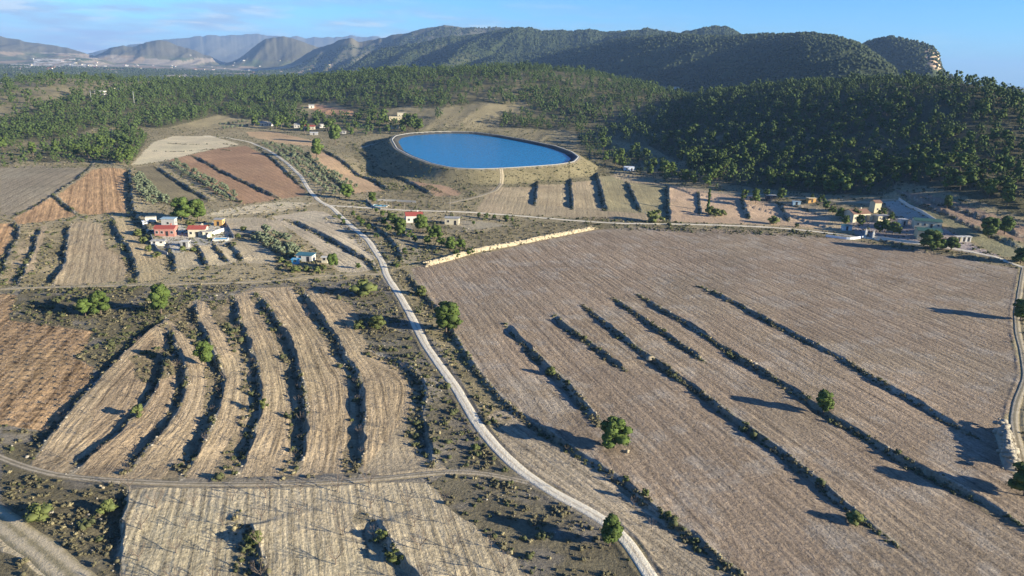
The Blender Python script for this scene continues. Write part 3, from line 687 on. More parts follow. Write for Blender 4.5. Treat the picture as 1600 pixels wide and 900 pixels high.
# ------------------------------------------------------------------ roads draped on the ground
def roadmat(name, pale, earth, cover):
    q = NT(name); ac = q.n('ShaderNodeAttribute', attribute_name='ac'); n = q.noise(.55, 6, .65); n2 = q.noise(3, 3, .6)
    d = q.math('ABSOLUTE', q.math('SUBTRACT', q.math('ABSOLUTE', ac.outputs['Fac']), .46)); k = q.math('ADD', q.math('MULTIPLY', d, -3.4), q.math('MULTIPLY_ADD', n, 2.6, cover))
    mm_ = q.n('ShaderNodeMix', data_type='RGBA', clamp_factor=True); q.l(k, mm_.inputs[0]); mm_.inputs[6].default_value = (*earth, 1); mm_.inputs[7].default_value = (*pale, 1)
    q.l(q.mulcol(mm_.outputs[2], q.math('MULTIPLY_ADD', n2, .6, .7)), q.b.inputs['Base Color']); q.bump(q.math('ADD', n, n2), 1.0, .12); return q.m
rk = {'wide': roadmat('track_grassy', (.55, .46, .31), (.32, .27, .16), .1), 'road': roadmat('road_gravel', (.82, .74, .58), (.56, .47, .34), .45), 'track': roadmat('track_earth', (.58, .49, .34), (.30, .25, .16), -.2), 'greytrack': roadmat('track_worn', (.50, .42, .30), (.25, .21, .14), -.1)}
for ri, (nm, P, hw, mk) in enumerate(ROADS):
    P = resample(P, 1.2); n = len(P); T = np.gradient(P[:, :2], axis=0); T /= np.hypot(T[:, 0], T[:, 1])[:, None]; N = np.stack([-T[:, 1], T[:, 0]], 1)
    ks = np.linspace(-1, 1, 9) ; V = np.zeros((n, 9, 3)); jit = hw * (1 + .30 * (fbm(np.arange(n) * 1.2, np.zeros(n) + ri * 9, 7, 3) - .5)); jt2 = hw * (1 + .30 * (fbm(np.arange(n) * 1.2, np.zeros(n) + ri * 9 + 4, 7, 3) - .5))
    for q, k in enumerate(ks):
        ww = np.where(k < 0, jit, jt2) * k
        V[:, q, 0] = P[:, 0] + N[:, 0] * ww; V[:, q, 1] = P[:, 1] + N[:, 1] * ww
    V[:, :, 2] = ground(V[:, :, 0], V[:, :, 1]) + (.05 + .09 * (1 - ks ** 4)) + .02 * ri * .3
    rut = .06 * (np.exp(-((np.abs(ks) - .5) / .15) ** 2)); V[:, :, 2] -= rut * .6
    V[:, 0, 2] -= .15; V[:, -1, 2] -= .15
    I = np.arange(n * 9).reshape(n, 9)
    Fq = np.stack([I[:-1, :-1].ravel(), I[1:, :-1].ravel(), I[1:, 1:].ravel(), I[:-1, 1:].ravel()], 1)
    me = raw_mesh(nm, V.reshape(-1, 3), Fq[:, ::-1].copy(), rk[mk], smooth=True)
    aa = me.attributes.new('ac', 'FLOAT', 'POINT'); aa.data.foreach_set('value', np.tile(ks, n).astype(np.float32)); tag(link(nm, me), kind='structure')

# ------------------------------------------------------------------ reservoir: rim kerb and water
def inset(P, d):
    T = np.roll(P, -1, 0) - np.roll(P, 1, 0); T = T[:, :2] / np.hypot(T[:, 0], T[:, 1])[:, None]; N = np.stack([-T[:, 1], T[:, 0]], 1)
    s = np.sign(((RIMC[:2] - P[:, :2]) * N).sum(1)).mean()
    Q = P.copy(); Q[:, :2] += N * s * d; return Q
def ring(name, prof, m, kind=None):
    Rg = [inset(RIM, d) for d, z in prof]
    for q, (d, z) in zip(Rg, prof): q[:, 2] = RIM_Z + z
    n = len(RIM); V = np.vstack(Rg); k = len(prof); Fs = []
    for a in range(k):
        b = (a + 1) % k
        for i in range(n): Fs.append((a * n + i, a * n + (i + 1) % n, b * n + (i + 1) % n, b * n + i))
    o = link(name, raw_mesh(name, V, np.array(Fs), m)); return o
kb = ring('reservoir_kerb', [(-.5, .0), (-.5, .22), (.5, .22), (.5, -.1)], M_CONC)
tag(kb, 'pale concrete kerb path running round the rim of the blue reservoir', 'kerb')
WQ = inset(RIM, 6.0); WZ = RIM_Z - 1.9
wv = np.vstack([WQ, WQ.mean(0)[None]]); wv[:, 2] = WZ; n = len(WQ)
g = NT('reservoir_water'); g.b.inputs['Base Color'].default_value = (.012, .20, .62, 1); g.b.inputs['Roughness'].default_value = .22; g.b.inputs['Specular IOR Level'].default_value = .35
nz_ = g.noise(.5, 5, .7); nb_ = g.noise(.35, 6, .8)
g.l(g.mulcol((.004, .22, .48), g.math('MULTIPLY_ADD', nb_, 1.2, .4)), g.b.inputs['Base Color']); g.bump(nz_, .6, .35)
tag(link('reservoir_water', raw_mesh('reservoir_water', wv, np.array([(i, (i + 1) % n, n) for i in range(n)]), g.m)), kind='structure')

# ------------------------------------------------------------------ plant shapes
def ico(sub):
    import bmesh
    bm = bmesh.new(); bmesh.ops.create_icosphere(bm, subdivisions=sub, radius=1.0)
    V = np.array([v.co[:] for v in bm.verts]); Fs = np.array([[v.index for v in f.verts] for f in bm.faces]); bm.free(); return V, Fs
ICO = {k: ico(k) for k in (1, 2, 3)}
def leafcards(rg, c, r, n, size, flat=.8):
    d = rg.normal(size=(n, 3)); d /= np.linalg.norm(d, axis=1)[:, None]
    p = c + d * r * rg.uniform(.85, 1.18, (n, 1)) * np.array([1, 1, flat])
    a = rg.normal(size=(n, 3)); a /= np.linalg.norm(a, axis=1)[:, None]; b = np.cross(a, rg.normal(size=(n, 3))); b /= np.linalg.norm(b, axis=1)[:, None]
    s = size * rg.uniform(.6, 1.3, (n, 1))
    V = np.stack([p - a * s, p + a * s * .6 + b * s * .7, p + a * s * .5 - b * s * .7], 1).reshape(-1, 3)
    return V, np.arange(3 * n).reshape(n, 3)
def merge(parts):
    V = []; Fs = []; o = 0
    for v, f in parts: V.append(v); Fs.append(f + o); o += len(v)
    return np.vstack(V), np.vstack(Fs)
def crown(rg, h, rad, base, npuff, sub, nleaf, leaf, shape='pine'):
    parts = []
    for i in range(npuff):
        t = (i + .5) / npuff; z = base + (h - base) * (t ** .9)
        if shape == 'pine': prof = rad * math.sin(math.pi * min(1, .26 + .58 * t)) ** .7
        elif shape == 'round': prof = rad * math.sin(math.pi * (.2 + .7 * t)) ** .7
        elif shape == 'cyp': prof = rad * (.55 - .35 * t)
        a = i * 2.4 + rg.uniform(-.5, .5); q = prof * (rg.uniform(.2, .85) if shape != 'cyp' else .2)
        c = np.array([q * math.cos(a) + (rad * .18 * math.cos(base * 9) if shape == 'pine' else 0), q * math.sin(a), z])
        pr = rad * rg.uniform(.22, .50) * (1.08 - .2 * t) * (1 if shape != 'cyp' else .75)
        c[2] = min(c[2], h - pr * .5)
        v, f = ICO[sub]; v = v.copy(); n = fbm(v[:, 0] * 3 + i * 7 + 50, v[:, 1] * 3 + v[:, 2] * 2.3 + 50, 1.6, 2)
        v = v * (.72 + .62 * n)[:, None] * (1 + .08 * rg.normal(size=(len(v), 1))) * pr * np.array([1, 1, .78 if shape != 'cyp' else 1.7]) + c
        parts.append((v, f))
        if nleaf: parts.append(leafcards(rg, c, pr * 1.02, int(nleaf), leaf, .78 if shape != 'cyp' else 1.7))
    return merge(parts)
def trunk_mb(rg, h, r0, limbs=5, crown_r=2.0, base=1.5):
    m = MB(); lean = rg.uniform(-.25, .25, 2); top = np.array([lean[0], lean[1], h * .8])
    m.tube((0, 0, -.4), (lean[0] * .4, lean[1] * .4, h * .4), r0, r0 * .72, 7); m.tube((lean[0] * .4, lean[1] * .4, h * .39), top, r0 * .72, r0 * .25, 6)
    for i in range(limbs):
        a = i * 2.3 + rg.uniform(0, 1); z = base + (h * .75 - base) * (i + .3) / limbs
        m.tube((lean[0] * z / h, lean[1] * z / h, z), (math.cos(a) * crown_r * .65, math.sin(a) * crown_r * .65, z + crown_r * .35), r0 * .35, r0 * .12, 4)
    return m
def proto(kind, i, lod):
    rg = np.random.default_rng(100 + i * 7 + hash(kind) % 1 + len(kind))
    if kind == 'pine':
        h, rad = 7.0, 2.7; base = 1.5 + .4 * (i % 3)
        V, Fs = crown(rg, h, rad, base, {0: 22, 1: 12, 2: 5}[lod], {0: 2, 1: 1, 2: 1}[lod], {0: 70, 1: 26, 2: 0}[lod], {0: .30, 1: .42, 2: .5}[lod])
        return V, Fs, trunk_mb(rg, h, .22, 6 if lod < 2 else 0, rad, base), M_PINE
    if kind == 'olive':
        h, rad = 3.4, 1.9; V, Fs = crown(rg, h, rad, .9, 9, 1, 26, .26, 'round'); return V, Fs, trunk_mb(rg, h * .8, .18, 4, 1.2, .7), M_OLIVE
    if kind == 'cypress':
        V, Fs = crown(rg, 8, 1.6, .6, 12, 1, 24, .28, 'cyp'); return V, Fs, trunk_mb(rg, 6, .16, 0, .5, .7), M_CYP
    if kind == 'bush':
        V, Fs = crown(rg, 2.0, 1.3, .25, 7, 1, 26, .22, 'round'); return V, Fs, trunk_mb(rg, 1.2, .09, 4, .7, .2), M_BUSH
PROTO = {}
def get_proto(kind, i, lod=1):
    k = (kind, i, lod)
    if k not in PROTO:
        V, Fs, tm, m = proto(kind, i, lod)
        PROTO[k] = (raw_mesh('crown', V, Fs, m), raw_mesh('trunk', np.array(tm.v), tm.f, M_BARK))
    return PROTO[k]
def plant(name, kind, x, y, size, label, cat, group=None, i=0, lod=1, wide=1.0, rz=None, z=None):
    cm, tm = get_proto(kind, i, lod); rz = random.uniform(0, 6.28) if rz is None else rz
    z = float(ground(x, y)) if z is None else z
    e_ = empty(name, (x, y, z - .05), rz); e_.scale = (size * wide, size * wide, size)
    link('crown', cm, e_); link('trunk', tm, e_); tag(e_, label, cat, group); return e_
def at(px, py):
    p = w0([(px, py)])[0]; x, y = p[0], p[1]; u = math.hypot(x, y)
    for _ in range(4):                       # settle on the finished ground
        z = float(ground(x, y)); d = ray([px], [py])[0]; hh = math.hypot(d[0], d[1]); r = (z - CAM[2]) / (d[2] / hh)
        if not (0 < r < 3 * u): break
        x, y = d[0] / hh * r, d[1] / hh * r
    return x, y, float(ground(x, y))

# lone trees: base pixel, height in pixels of the photo
def lone(px, py, hpx, label, kind='pine', cat='pine tree', name='pine_tree', i=0, wide=1.0, lod=0, group=None):
    x, y, z = at(px, py); d = math.sqrt(x * x + y * y + (z - 80) ** 2); H = hpx / FPX * d / 1.0
    base = {'pine': 7.0, 'olive': 3.4, 'cypress': 8.0, 'bush': 2.0}[kind]
    if kind != 'pine': lod = 1
    return plant(name, kind, x, y, H / base, label, cat, group, i, lod, wide)
LONE = [
 (960,700,46,'large rounded pine alone on a terrace edge right of the road, above a bare scar','pine',0,1.25),
 (952,853,48,'bright green pine standing right at the edge of the pale road near its lower bend','pine',1,1.0),
 (1286,645,34,'small dark pine alone on a long terrace edge in the middle of the big field','pine',2,.95),
 (697,520,46,'bushy pine between the pale road and the edge of the big brown field','pine',3,1.15),
 (252,491,42,'upright green pine at the upper corner of the striped terraces, by the dark scrub','pine',4,.9),
 (158,492,32,'light green pine in the dark scrub above the red vineyard, larger of the pair','pine',0,1.0),
 (134,494,24,'smaller dark pine beside a lighter one in the scrub above the red vineyard','pine',2,1.1),
 (321,572,36,'pine with dense crown on the narrow terrace strip among the striped fields','pine',1,.95),
 (1594,501,26,'dark round pine on the right side of the track beyond the big field','pine',3,1.2),
 (1600,775,40,'dark pine at the frame edge below the long earth mound','pine',4,1.3),
 (1594,412,20,'dark pine at the far corner of the big field beside the track','pine',0,1.3),
 (495,246,27,'upright pine at the top end of the bare orange field left of the reservoir','pine',1,.9),
 (524,224,26,'tall pine just behind the bare orange field, beside small farm buildings','pine',2,.9),
 (541,310,21,'dark pine at the lower end of the olive rows near the road junction','pine',3,1.2),
 (581,316,15,'small round pine beside the pole, just above the road junction','pine',4,1.2),
 (285,345,32,'left one of two big shade pines behind the red walled farmhouse','pine',0,1.2),
 (310,345,30,'right one of two big shade pines behind the red walled farmhouse','pine',1,1.2),
 (520,420,23,'bright green pine at the corner of the allotment with the teal roofed shed','pine',2,.9),
 (627,370,27,'narrow green pine left of the red roofed cottage garden','pine',3,.85),
 (657,362,26,'green pine directly in front of the red roofed cottage','pine',4,1.1),
 (680,374,22,'pine in the row running down from the red roofed cottage, second from it','pine',0,1.2),
 (704,392,22,'pine in the row below the cottage, close above the pale stone bank','pine',1,1.2),
 (720,390,16,'small pine at the lower end of the cottage row, above the stone bank','pine',2,1.2),
 (1545,372,26,'lone pine standing in the red strip field at the far right','pine',3,1.0),
 (1479,325,17,'slim pine among the narrow strips above the right hand estate','pine',4,.8),
 (1569,366,23,'bushy pine at the lower edge of the red strip field at far right','pine',1,1.2),
]
for k, (px, py, hp, lb, kd, i, wd) in enumerate(LONE): lone(px, py, hp, lb, kd, i=i, wide=wd)
for px, py, hp, lb, kd, cat, nm, i, wd in [
 (1106,327,31,'tall narrow cypress by the pale side of the lane above the big field','cypress','cypress tree','cypress_tree',0,1.0),
 (1110,335,12,'low dark round bush at the foot of the tall cypress','bush','bush','round_bush',1,1.2),
 (1119,339,12,'low round bush just right of the tall cypress, larger one','bush','bush','round_bush',2,1.2),
 (1128,337,9,'smallest round bush in the line right of the tall cypress','bush','bush','round_bush',0,1.2),
 (1022,346,17,'wide dark shrub touching the lane above the big field','bush','bush','round_bush',3,1.6),
 (1208,350,12,'round green shrub beside the lane at the end of the pink plots','bush','bush','round_bush',1,1.3),
 (1245,355,6,'very small dark round bush beside the lane near the estate','bush','bush','round_bush',2,1.2),
 (862,587,15,'yellow green bush on the first short terrace edge of the big field','bush','bush','round_bush',0,1.1),
 (1007,779,13,'bright bush in the middle of three on the terrace lip near the road','bush','bush','round_bush',2,1.0),
 (978,753,10,'uppermost small bush of three on the terrace lip near the road','bush','bush','round_bush',3,1.0),
 (1043,808,10,'lowest small bush of three on the terrace lip near the road','bush','bush','round_bush',1,1.0),
 (568,462,24,'broad pale green bush in the scrub left of the main road','bush','bush','round_bush',1,1.5),
 (590,514,20,'double crowned yellowish bush in scrub beside the striped terraces','bush','bush','round_bush',2,1.5),
 (562,513,13,'small bush left of the double crowned one beside the striped terraces','bush','bush','round_bush',3,1.4),
 (658,462,16,'bush on the field corner edge right of the main road','bush','bush','round_bush',0,1.1),
 (743,703,10,'small green bush in scrub close left of the main road','bush','bush','round_bush',1,1.2),
 (215,648,14,'dark bush on the second terrace edge of the striped fields','bush','bush','round_bush',2,1.3),
 (412,637,14,'small upright bush on a terrace edge in the striped fields','bush','bush','round_bush',3,.9),
 (170,800,18,'bush in dark scrub left of the bottom ploughed field corner','bush','bush','round_bush',0,1.2),
 (60,812,20,'thick bush in the dark scrub at the lower left beside the farm track','bush','bush','round_bush',1,1.5),
 (597,842,14,'bushy clump growing at the head of the step in the bottom field','bush','bush','round_bush',2,1.5),
 (615,870,16,'thick clump lower on the same step in the bottom field','bush','bush','round_bush',3,1.6),
 (396,850,18,'tall dark clump on the left step in the bottom field','bush','bush','round_bush',1,1.3),
 (1335,815,16,'bush clump at the fading end of a terrace edge in the lower right field','bush','bush','round_bush',0,1.5),
]: lone(px, py, hp, lb, kd, cat, nm, i, wd)
for i, (px, py, hp) in enumerate([(1312,342,16),(1290,328,13),(1335,345,16),(1342,352,15),(1300,335,12),(1382,363,18),(1395,366,17),(1403,368,12),(1370,362,15),(1378,338,12),(1392,345,12),(1320,352,14)]):
    lone(px, py, hp, 'garden tree in the dark grove around the tile roofed estate villa', 'pine', 'garden tree', 'garden_tree', i % 5, 1.2, 1, 'garden trees around the villa')
for i, (px, py, hp, lb) in enumerate([(1452,390,26,'wide dark tree in front of the green roofed estate sheds'),(1472,391,15,'low dark tree right of the wide one before the green roofed sheds'),(1486,391,17,'round tree by the small white cabins of the estate')]):
    lone(px, py, hp, lb, 'pine', 'garden tree', 'garden_tree', i, 1.4, 0)
for i, (px, py, hp) in enumerate([(1180,318,22),(1220,313,18),(1197,312,14),(1163,314,16),(1283,318,13),(1268,315,11)]):
    lone(px, py, hp, 'pine standing among the small sheds between the plots and the forest', 'pine', 'pine tree', 'pine_tree', i % 5, 1.0, 1, 'pines among the small sheds')

for i, (px, py) in enumerate([(398,196),(432,200),(440,197),(447,200),(455,196),(474,197),(494,196),(512,203),(520,200),(476,207),(604,192),(600,186),(596,196),(636,196),(642,200),(648,196),(655,203),(630,207),(606,205),(543,205),(550,210),(556,200),(560,190),(575,196),(585,190)]):
    lone(px, py + 2, random.uniform(11, 20), 'pine crowding round the small far houses left of the reservoir', 'pine', 'pine tree', 'pine_tree', i % 5, random.uniform(.9, 1.2), 1, 'pines around the far houses')
for i, (px, py, hp) in enumerate([(552,338,9),(560,345,8),(566,352,9),(575,360,10),(588,372,8),(600,352,12),(612,348,15),(618,356,17),(608,362,11),(640,372,13),(648,378,11),(668,382,14),(690,386,14),(712,402,12),(735,398,11),(670,366,13),(598,338,9),(588,333,8),(748,340,8),(760,342,9),(772,343,8),(790,345,9),(740,352,7),(800,347,7),(530,342,7),(537,350,8),(560,420,9),(620,420,8),(632,396,9)]):
    lone(px, py, hp, 'small dark pine or shrub on the rough ground around the red roofed cottage', 'pine', 'small tree', 'small_tree', i % 5, random.uniform(1.1, 1.6), 1, 'small trees around the cottage')
for i, (px, py, hp) in enumerate([(216,368,9),(224,380,9),(232,392,8),(246,402,8),(286,392,7),(303,393,6),(270,352,8),(296,352,8),(372,372,7),(380,360,6),(366,384,6),(450,418,9),(460,425,9),(480,424,8),(495,426,9),(505,422,8),(440,410,8),(455,402,8)]):
    lone(px, py, hp, 'low garden bush around the farmyard and the allotment sheds', 'bush', 'bush', 'garden_bush', i % 4, random.uniform(1.1, 1.6), 1, 'garden bushes by the farmyard and allotment')
# olive rows
def along(p, n):
    P = resample(w0(p), 1.0); s = np.linspace(0, len(P) - 1, n).astype(int); return P[s]
orows = [([(412,226),(450,252),(490,285),(520,303)], 26, 'a'), ([(425,226),(465,250),(500,278),(532,303)], 26, 'a'), ([(440,228),(475,250),(515,275),(545,296)], 24, 'a'), ([(455,230),(490,252),(530,278),(555,294)], 20, 'a'),
         ([(268,258),(310,284),(362,313)], 24, 'b'), ([(275,255),(318,280),(370,309)], 22, 'b'),
         ([(212,278),(235,300),(258,318)], 12, 'c'), ([(208,286),(225,306),(240,321)], 9, 'c'), ([(220,278),(240,296),(262,314)], 10, 'c'),
         ([(405,368),(430,382),(462,398)], 10, 'd'), ([(412,364),(440,378),(466,392)], 9, 'd'), ([(400,374),(425,388),(452,402)], 8, 'd'),
         ([(345,196),(375,192),(405,190)], 9, 'e'), ([(350,202),(380,198),(410,196)], 9, 'e')]
olab = {'a': ('olive tree in the long rows between the main road and the bare orange field', 'olives between road and orange field'),
        'b': ('olive tree in the double row on the strip between the red and brown fields', 'olives on the strip between fields'),
        'c': ('olive tree in the small block beside the dark hedge above the farmhouse', 'olives beside the dark hedge'),
        'd': ('silvery olive tree in the little grove above the teal roofed shed', 'olives above the teal roofed shed'),
        'e': ('olive tree in the small grove at the edge of the far pine forest', 'olives at the far forest edge')}
for p, n, k in orows:
    for q in along(p, n):
        x = q[0] + random.uniform(-.9, .9); y = q[1] + random.uniform(-1.5, 1.5)
        plant('olive_tree', 'olive', x, y, random.uniform(.75, 1.15), olab[k][0], 'olive tree', olab[k][1], random.randrange(4))

# bare almond trees and vine stocks
def bare_tree(rg, h):
    m = MB(); m.tube((0, 0, -.3), (0, 0, h * .28), .11, .09, 5)
    for i in range(6):
        a = i * 1.05 + rg.uniform(-.3, .3); e1 = np.array([math.cos(a) * h * .28, math.sin(a) * h * .28, h * .62]); m.tube((0, 0, h * .27), e1, .05, .03, 4)
        for j in range(4):
            b = a + rg.uniform(-.9, .9); e2 = e1 + np.array([math.cos(b) * h * .2, math.sin(b) * h * .2, h * rg.uniform(.15, .38)]); m.tube(e1 * rg.uniform(.75, 1), e2, .026, .014, 3)
            for l in range(2): m.tube(e1 + (e2 - e1) * .6, e2 + rg.uniform(-.3, .3, 3) * h * .25, .015, .008, 3)
    return m
BT = []
for i in range(4):
    m = bare_tree(np.random.default_rng(i + 40), 3.4); BT.append(raw_mesh('almond_tree', np.array(m.v), m.f, M_TWIG))
def infield(names):
    return [P for (n, P, *_ ) in FIELDS if n in names]
def grid_in(P, dx, dy, ang, jit=.3):
    c, s = math.cos(ang), math.sin(ang); Q = P @ np.array([[c, -s], [s, c]]); xs = np.arange(Q[:, 0].min(), Q[:, 0].max(), dx); ys = np.arange(Q[:, 1].min(), Q[:, 1].max(), dy)
    gx, gy = np.meshgrid(xs, ys); gx = gx.ravel() + rng.uniform(-jit, jit, gx.size); gy = gy.ravel() + rng.uniform(-jit, jit, gy.size)
    W = np.stack([gx, gy], 1) @ np.array([[c, s], [-s, c]]); return W[inpoly(W[:, 0], W[:, 1], P)]
def visible(W, margin=40):
    z = ground(W[:, 0], W[:, 1]); px, py = project(W[:, 0], W[:, 1], z); return W[(px > -margin) & (px < 1600 + margin) & (py > -10) & (py < 900 + margin)]
roadP = [(P, hw) for _, P, hw, _ in ROADS]
def off_roads(W, extra=1.0):
    k = np.ones(len(W), bool)
    for P, hw in roadP:
        D, S, T = dist_poly(W[:, 0], W[:, 1], P, 12); k &= ~(D < hw + extra)
    return W[k]
cnt = 0
for nm, lab, grp in [('pale', 'leafless almond tree in the pale ploughed field at the bottom', 'almond trees in the bottom field'), ('tan', 'small leafless almond tree on the striped terraces at left', 'almond trees on the striped terraces'), ('strip', 'leafless almond sapling in the strip between road and big field', 'almond saplings in the roadside strip')]:
    for P in infield([nm]):
        if P[:, 1].max() > 300: continue
        W = visible(grid_in(P, 6.5, 7.5 if nm != 'tan' else 9, .25, .7), 60)
        for x, y in W:
            sc = random.uniform(.6, 1.05) * {'pale': 1.0, 'tan': .62, 'strip': .5}[nm]
            if random.random() < .12: continue
            o = link('almond_tree', random.choice(BT), None, (x, y, float(ground(x, y))), random.uniform(0, 6)); o.scale = (sc, sc, sc)
            tag(o, lab, 'almond tree', grp); cnt += 1
print('almonds', cnt)
VS = []
for i in range(3):
    rg = np.random.default_rng(70 + i); m = MB(); m.tube((0, 0, -.1), (.05, 0, .45), .09, .07, 5)
    for k in range(14):
        a = rg.uniform(0, 6.28); m.tube((.05, 0, .42), (math.cos(a) * .7, math.sin(a) * .7, .42 + rg.uniform(.0, .6)), .03, .015, 3)
    VS.append(raw_mesh('vine_stock', np.array(m.v), m.f, M_TWIG))
Wv = visible(grid_in(infield(['vineyard'])[0], 3.0, 3.6, .55, .25), 10)
Wv = Wv[np.argsort(np.hypot(Wv[:, 0], Wv[:, 1]))][:290]
for x, y in Wv:
    o = link('vine_stock', random.choice(VS), None, (x, y, float(ground(x, y))), random.uniform(0, 6)); s_ = random.uniform(.9, 1.4); o.scale = (s_, s_, s_)
    tag(o, 'leafless vine stock in the red soil vineyard at the left edge', 'vine', 'vines in the red vineyard')
print('vines', len(Wv))

# ------------------------------------------------------------------ pine forest
gs = 6.9
gx, gy = np.meshgrid(np.arange(-1300, 1300, gs), np.arange(330, 1550, gs)); gx = gx.ravel() + rng.uniform(-gs * .48, gs * .48, gx.size); gy = gy.ravel() + rng.uniform(-gs * .48, gs * .48, gy.size)
gz = ground(gx, gy); px, py = project(gx, gy, gz)
k0 = (px > -230) & (px < 1690) & (py > 80) & (py < 420); gx, gy, gz, px, py = gx[k0], gy[k0], gz[k0], px[k0], py[k0]
dens = np.zeros(len(gx))
for P, dn in FOREST:
    i_ = inpoly(px, py, np.array(P, float)); dens[i_] = np.maximum(dens[i_], dn)
dn_n = fbm(gx, gy, 45, 4); dd = np.clip(dens * (1 + 3.2 * (dn_n - .46) * (1.35 - dens)), 0, 1)
keep = rng.random(len(gx)) < dd * .88
Dq, _, _ = dist_poly(gx, gy, np.vstack([RIM, RIM[:1]]), 34); keep &= ~(Dq < 26) & ~inpoly(gx, gy, RIM)
for P, hw in roadP:
    D, S, T = dist_poly(gx, gy, P, 8); keep &= ~(D < hw + 2)
FIRE = [([(470,160),(556,168),(560,186),(470,178)]), ([(600,176),(640,176),(650,192),(605,196)]), ([(455,192),(520,192),(540,212),(455,210)])]
for P in FIRE: keep &= ~inpoly(px, py, np.array(P, float))
gx, gy, gz, px, py = gx[keep], gy[keep], gz[keep], px[keep], py[keep]
sz = 1.15 * rng.uniform(.42, 1.3, len(gx)) * (.8 + .4 * fbm(gx + 33, gy, 60, 2)); dist = np.hypot(gx, gy)
print('pines', len(gx))
# is it in view (not behind a ridge)?
vis = (px > 0) & (px < 1600) & (py > 60)
steps = np.linspace(.35, .985, 30)
for s_ in steps:
    zl = 80 + (gz + 4 - 80) * s_; vis &= ~(ground(gx * s_, gy * s_) > zl)
order = np.argsort(np.where(vis, -sz / dist, 1e3 + dist)); ind = order[:300]
isind = np.zeros(len(gx), bool); isind[ind] = True
for j in ind:
    if px[j] > 1000: lb, gr = 'pine standing at the lower edge of the dark hillside forest on the right', 'pines at the foot of the right hillside'
    elif px[j] > 560: lb, gr = 'pine on the open slope around and behind the blue reservoir', 'pines around the reservoir'
    else: lb, gr = 'pine in the woodland beyond the fields at left', 'pines beyond the left fields'
    plant('pine_tree', 'pine', gx[j], gy[j], sz[j], lb, 'pine tree', gr, int(rng.integers(5)), 1, rng.uniform(.85, 1.15))
def scatter(name, protos, xs, ys, zs, sc, m, label=None, cat=None, squash=None, mi=None):
    Vs, Fs, o = [], [], 0; ch = rng.integers(len(protos), size=len(xs)); an = rng.uniform(0, 6.28, len(xs)); Ms = []
    for q, (v, f) in enumerate(protos):
        s_ = np.where(ch == q)[0]
        if not len(s_): continue
        c, s = np.cos(an[s_])[:, None], np.sin(an[s_])[:, None]; S = sc[s_][:, None]; zz = S if squash is None else S * squash[s_][:, None]
        vx = (v[None, :, 0] * c - v[None, :, 1] * s) * S + xs[s_][:, None]; vy = (v[None, :, 0] * s + v[None, :, 1] * c) * S + ys[s_][:, None]; vz = v[None, :, 2] * zz + zs[s_][:, None]
        Vs.append(np.stack([vx, vy, vz], -1).reshape(-1, 3)); n = len(s_); Fs.append((f[None] + (np.arange(n) * len(v))[:, None, None]).reshape(-1, 3) + o); o += n * len(v)
        if mi is not None: Ms.append(np.repeat(mi[s_], len(f)))
    mats = m if isinstance(m, list) else [m]
    me = raw_mesh(name, np.vstack(Vs), np.vstack(Fs), mats=mats, midx=np.concatenate(Ms) if mi is not None else None)
    ob = link(name, me); tag(ob, label, cat, kind='stuff'); return ob
FP = []
for i in range(10):
    rg = np.random.default_rng(i + 11); V, Fs = crown(rg, 7.0, 2.3 + .16 * (i % 5), 1.0 + .35 * (i % 4), 6, 1, 0, .5)
    parts = [(V, Fs)] + [leafcards(rg, np.array([0, 0, 4.5]), 2.25, 60, .36, 1.0)]
    t = trunk_mb(rg, 5, .2, 0); tri = np.array([f for f in t.f if len(f) == 4]); tv = np.array(t.v); tri = np.vstack([tri[:, [0, 1, 2]], tri[:, [0, 2, 3]]]); parts.append((tv, tri))
    FP.append(merge(parts))
rest = np.where(~isind)[0]
scatter('pine_forest', FP, gx[rest], gy[rest], gz[rest] - .1, sz[rest], M_PINE2, 'dense pine wood covering the ridge and the right hillside behind the fields', 'forest', squash=rng.uniform(.75, 1.35, len(rest)))
# scattered wood on the far hills
n = 110000; th_ = rng.uniform(R(-42), R(42), n); r_ = 1350 + (5200 - 1350) * rng.random(n) ** 1.0; fx, fy = r_ * np.sin(th_), r_ * np.cos(th_); fz = ground(fx, fy)
nn = fbm(fx, fy, 220, 4) + .2 * (fx > 0); k_ = (rng.random(n) < sstep(.32, .62, nn + .10 * (fz > 20))) & (fz > -30) & ((r_ > 1600) | (fx > 420))
fx, fy, fz, r_ = fx[k_], fy[k_], fz[k_], r_[k_]
BL = []
for i in range(4):
    rg = np.random.default_rng(i + 31); v, f = ICO[1]; BL.append((v * (1 + .25 * rg.normal(size=(len(v), 1))) * np.array([1, 1, .9]) + np.array([0, 0, .5]), f))
scatter('hill_woodland', BL, fx, fy, fz, rng.uniform(1.8, 3.8, len(fx)) * (.8 + r_ / 6000), M_HILLW, 'scattered dark woodland covering the far hills under the skyline', 'woodland')
print('hill blobs', len(fx))

# ------------------------------------------------------------------ scrub: low bushes on terrace banks and waste ground
n = 260000; th_ = rng.uniform(R(-38), R(38), n); r_ = 95 + (900 - 95) * rng.random(n) ** .8; sx, sy = r_ * np.sin(th_), r_ * np.cos(th_)
def attr_at(A, x, y):
    r = np.hypot(x, y); a = np.degrees(np.arctan2(x, y)); i = np.clip(np.interp(r, rr, np.arange(NR)).round().astype(int), 0, NR - 1); j = np.clip(np.interp(a, az, np.arange(NA)).round().astype(int), 0, NA - 1)
    return A.reshape(NR, NA)[i, j]
dn_ = attr_at(SCR, sx, sy) * sstep(.36, .62, fbm(sx + 200, sy, 9, 4) + .08); dn_ = np.maximum(dn_, .22 * (attr_at(FA, sx, sy) == 0))
k_ = rng.random(n) < dn_; W = np.stack([sx[k_], sy[k_]], 1); W = off_roads(W, .4); W = W[~inpoly(W[:, 0], W[:, 1], inset(RIM, -3.5))]
print('scrub', len(W))
SP = []
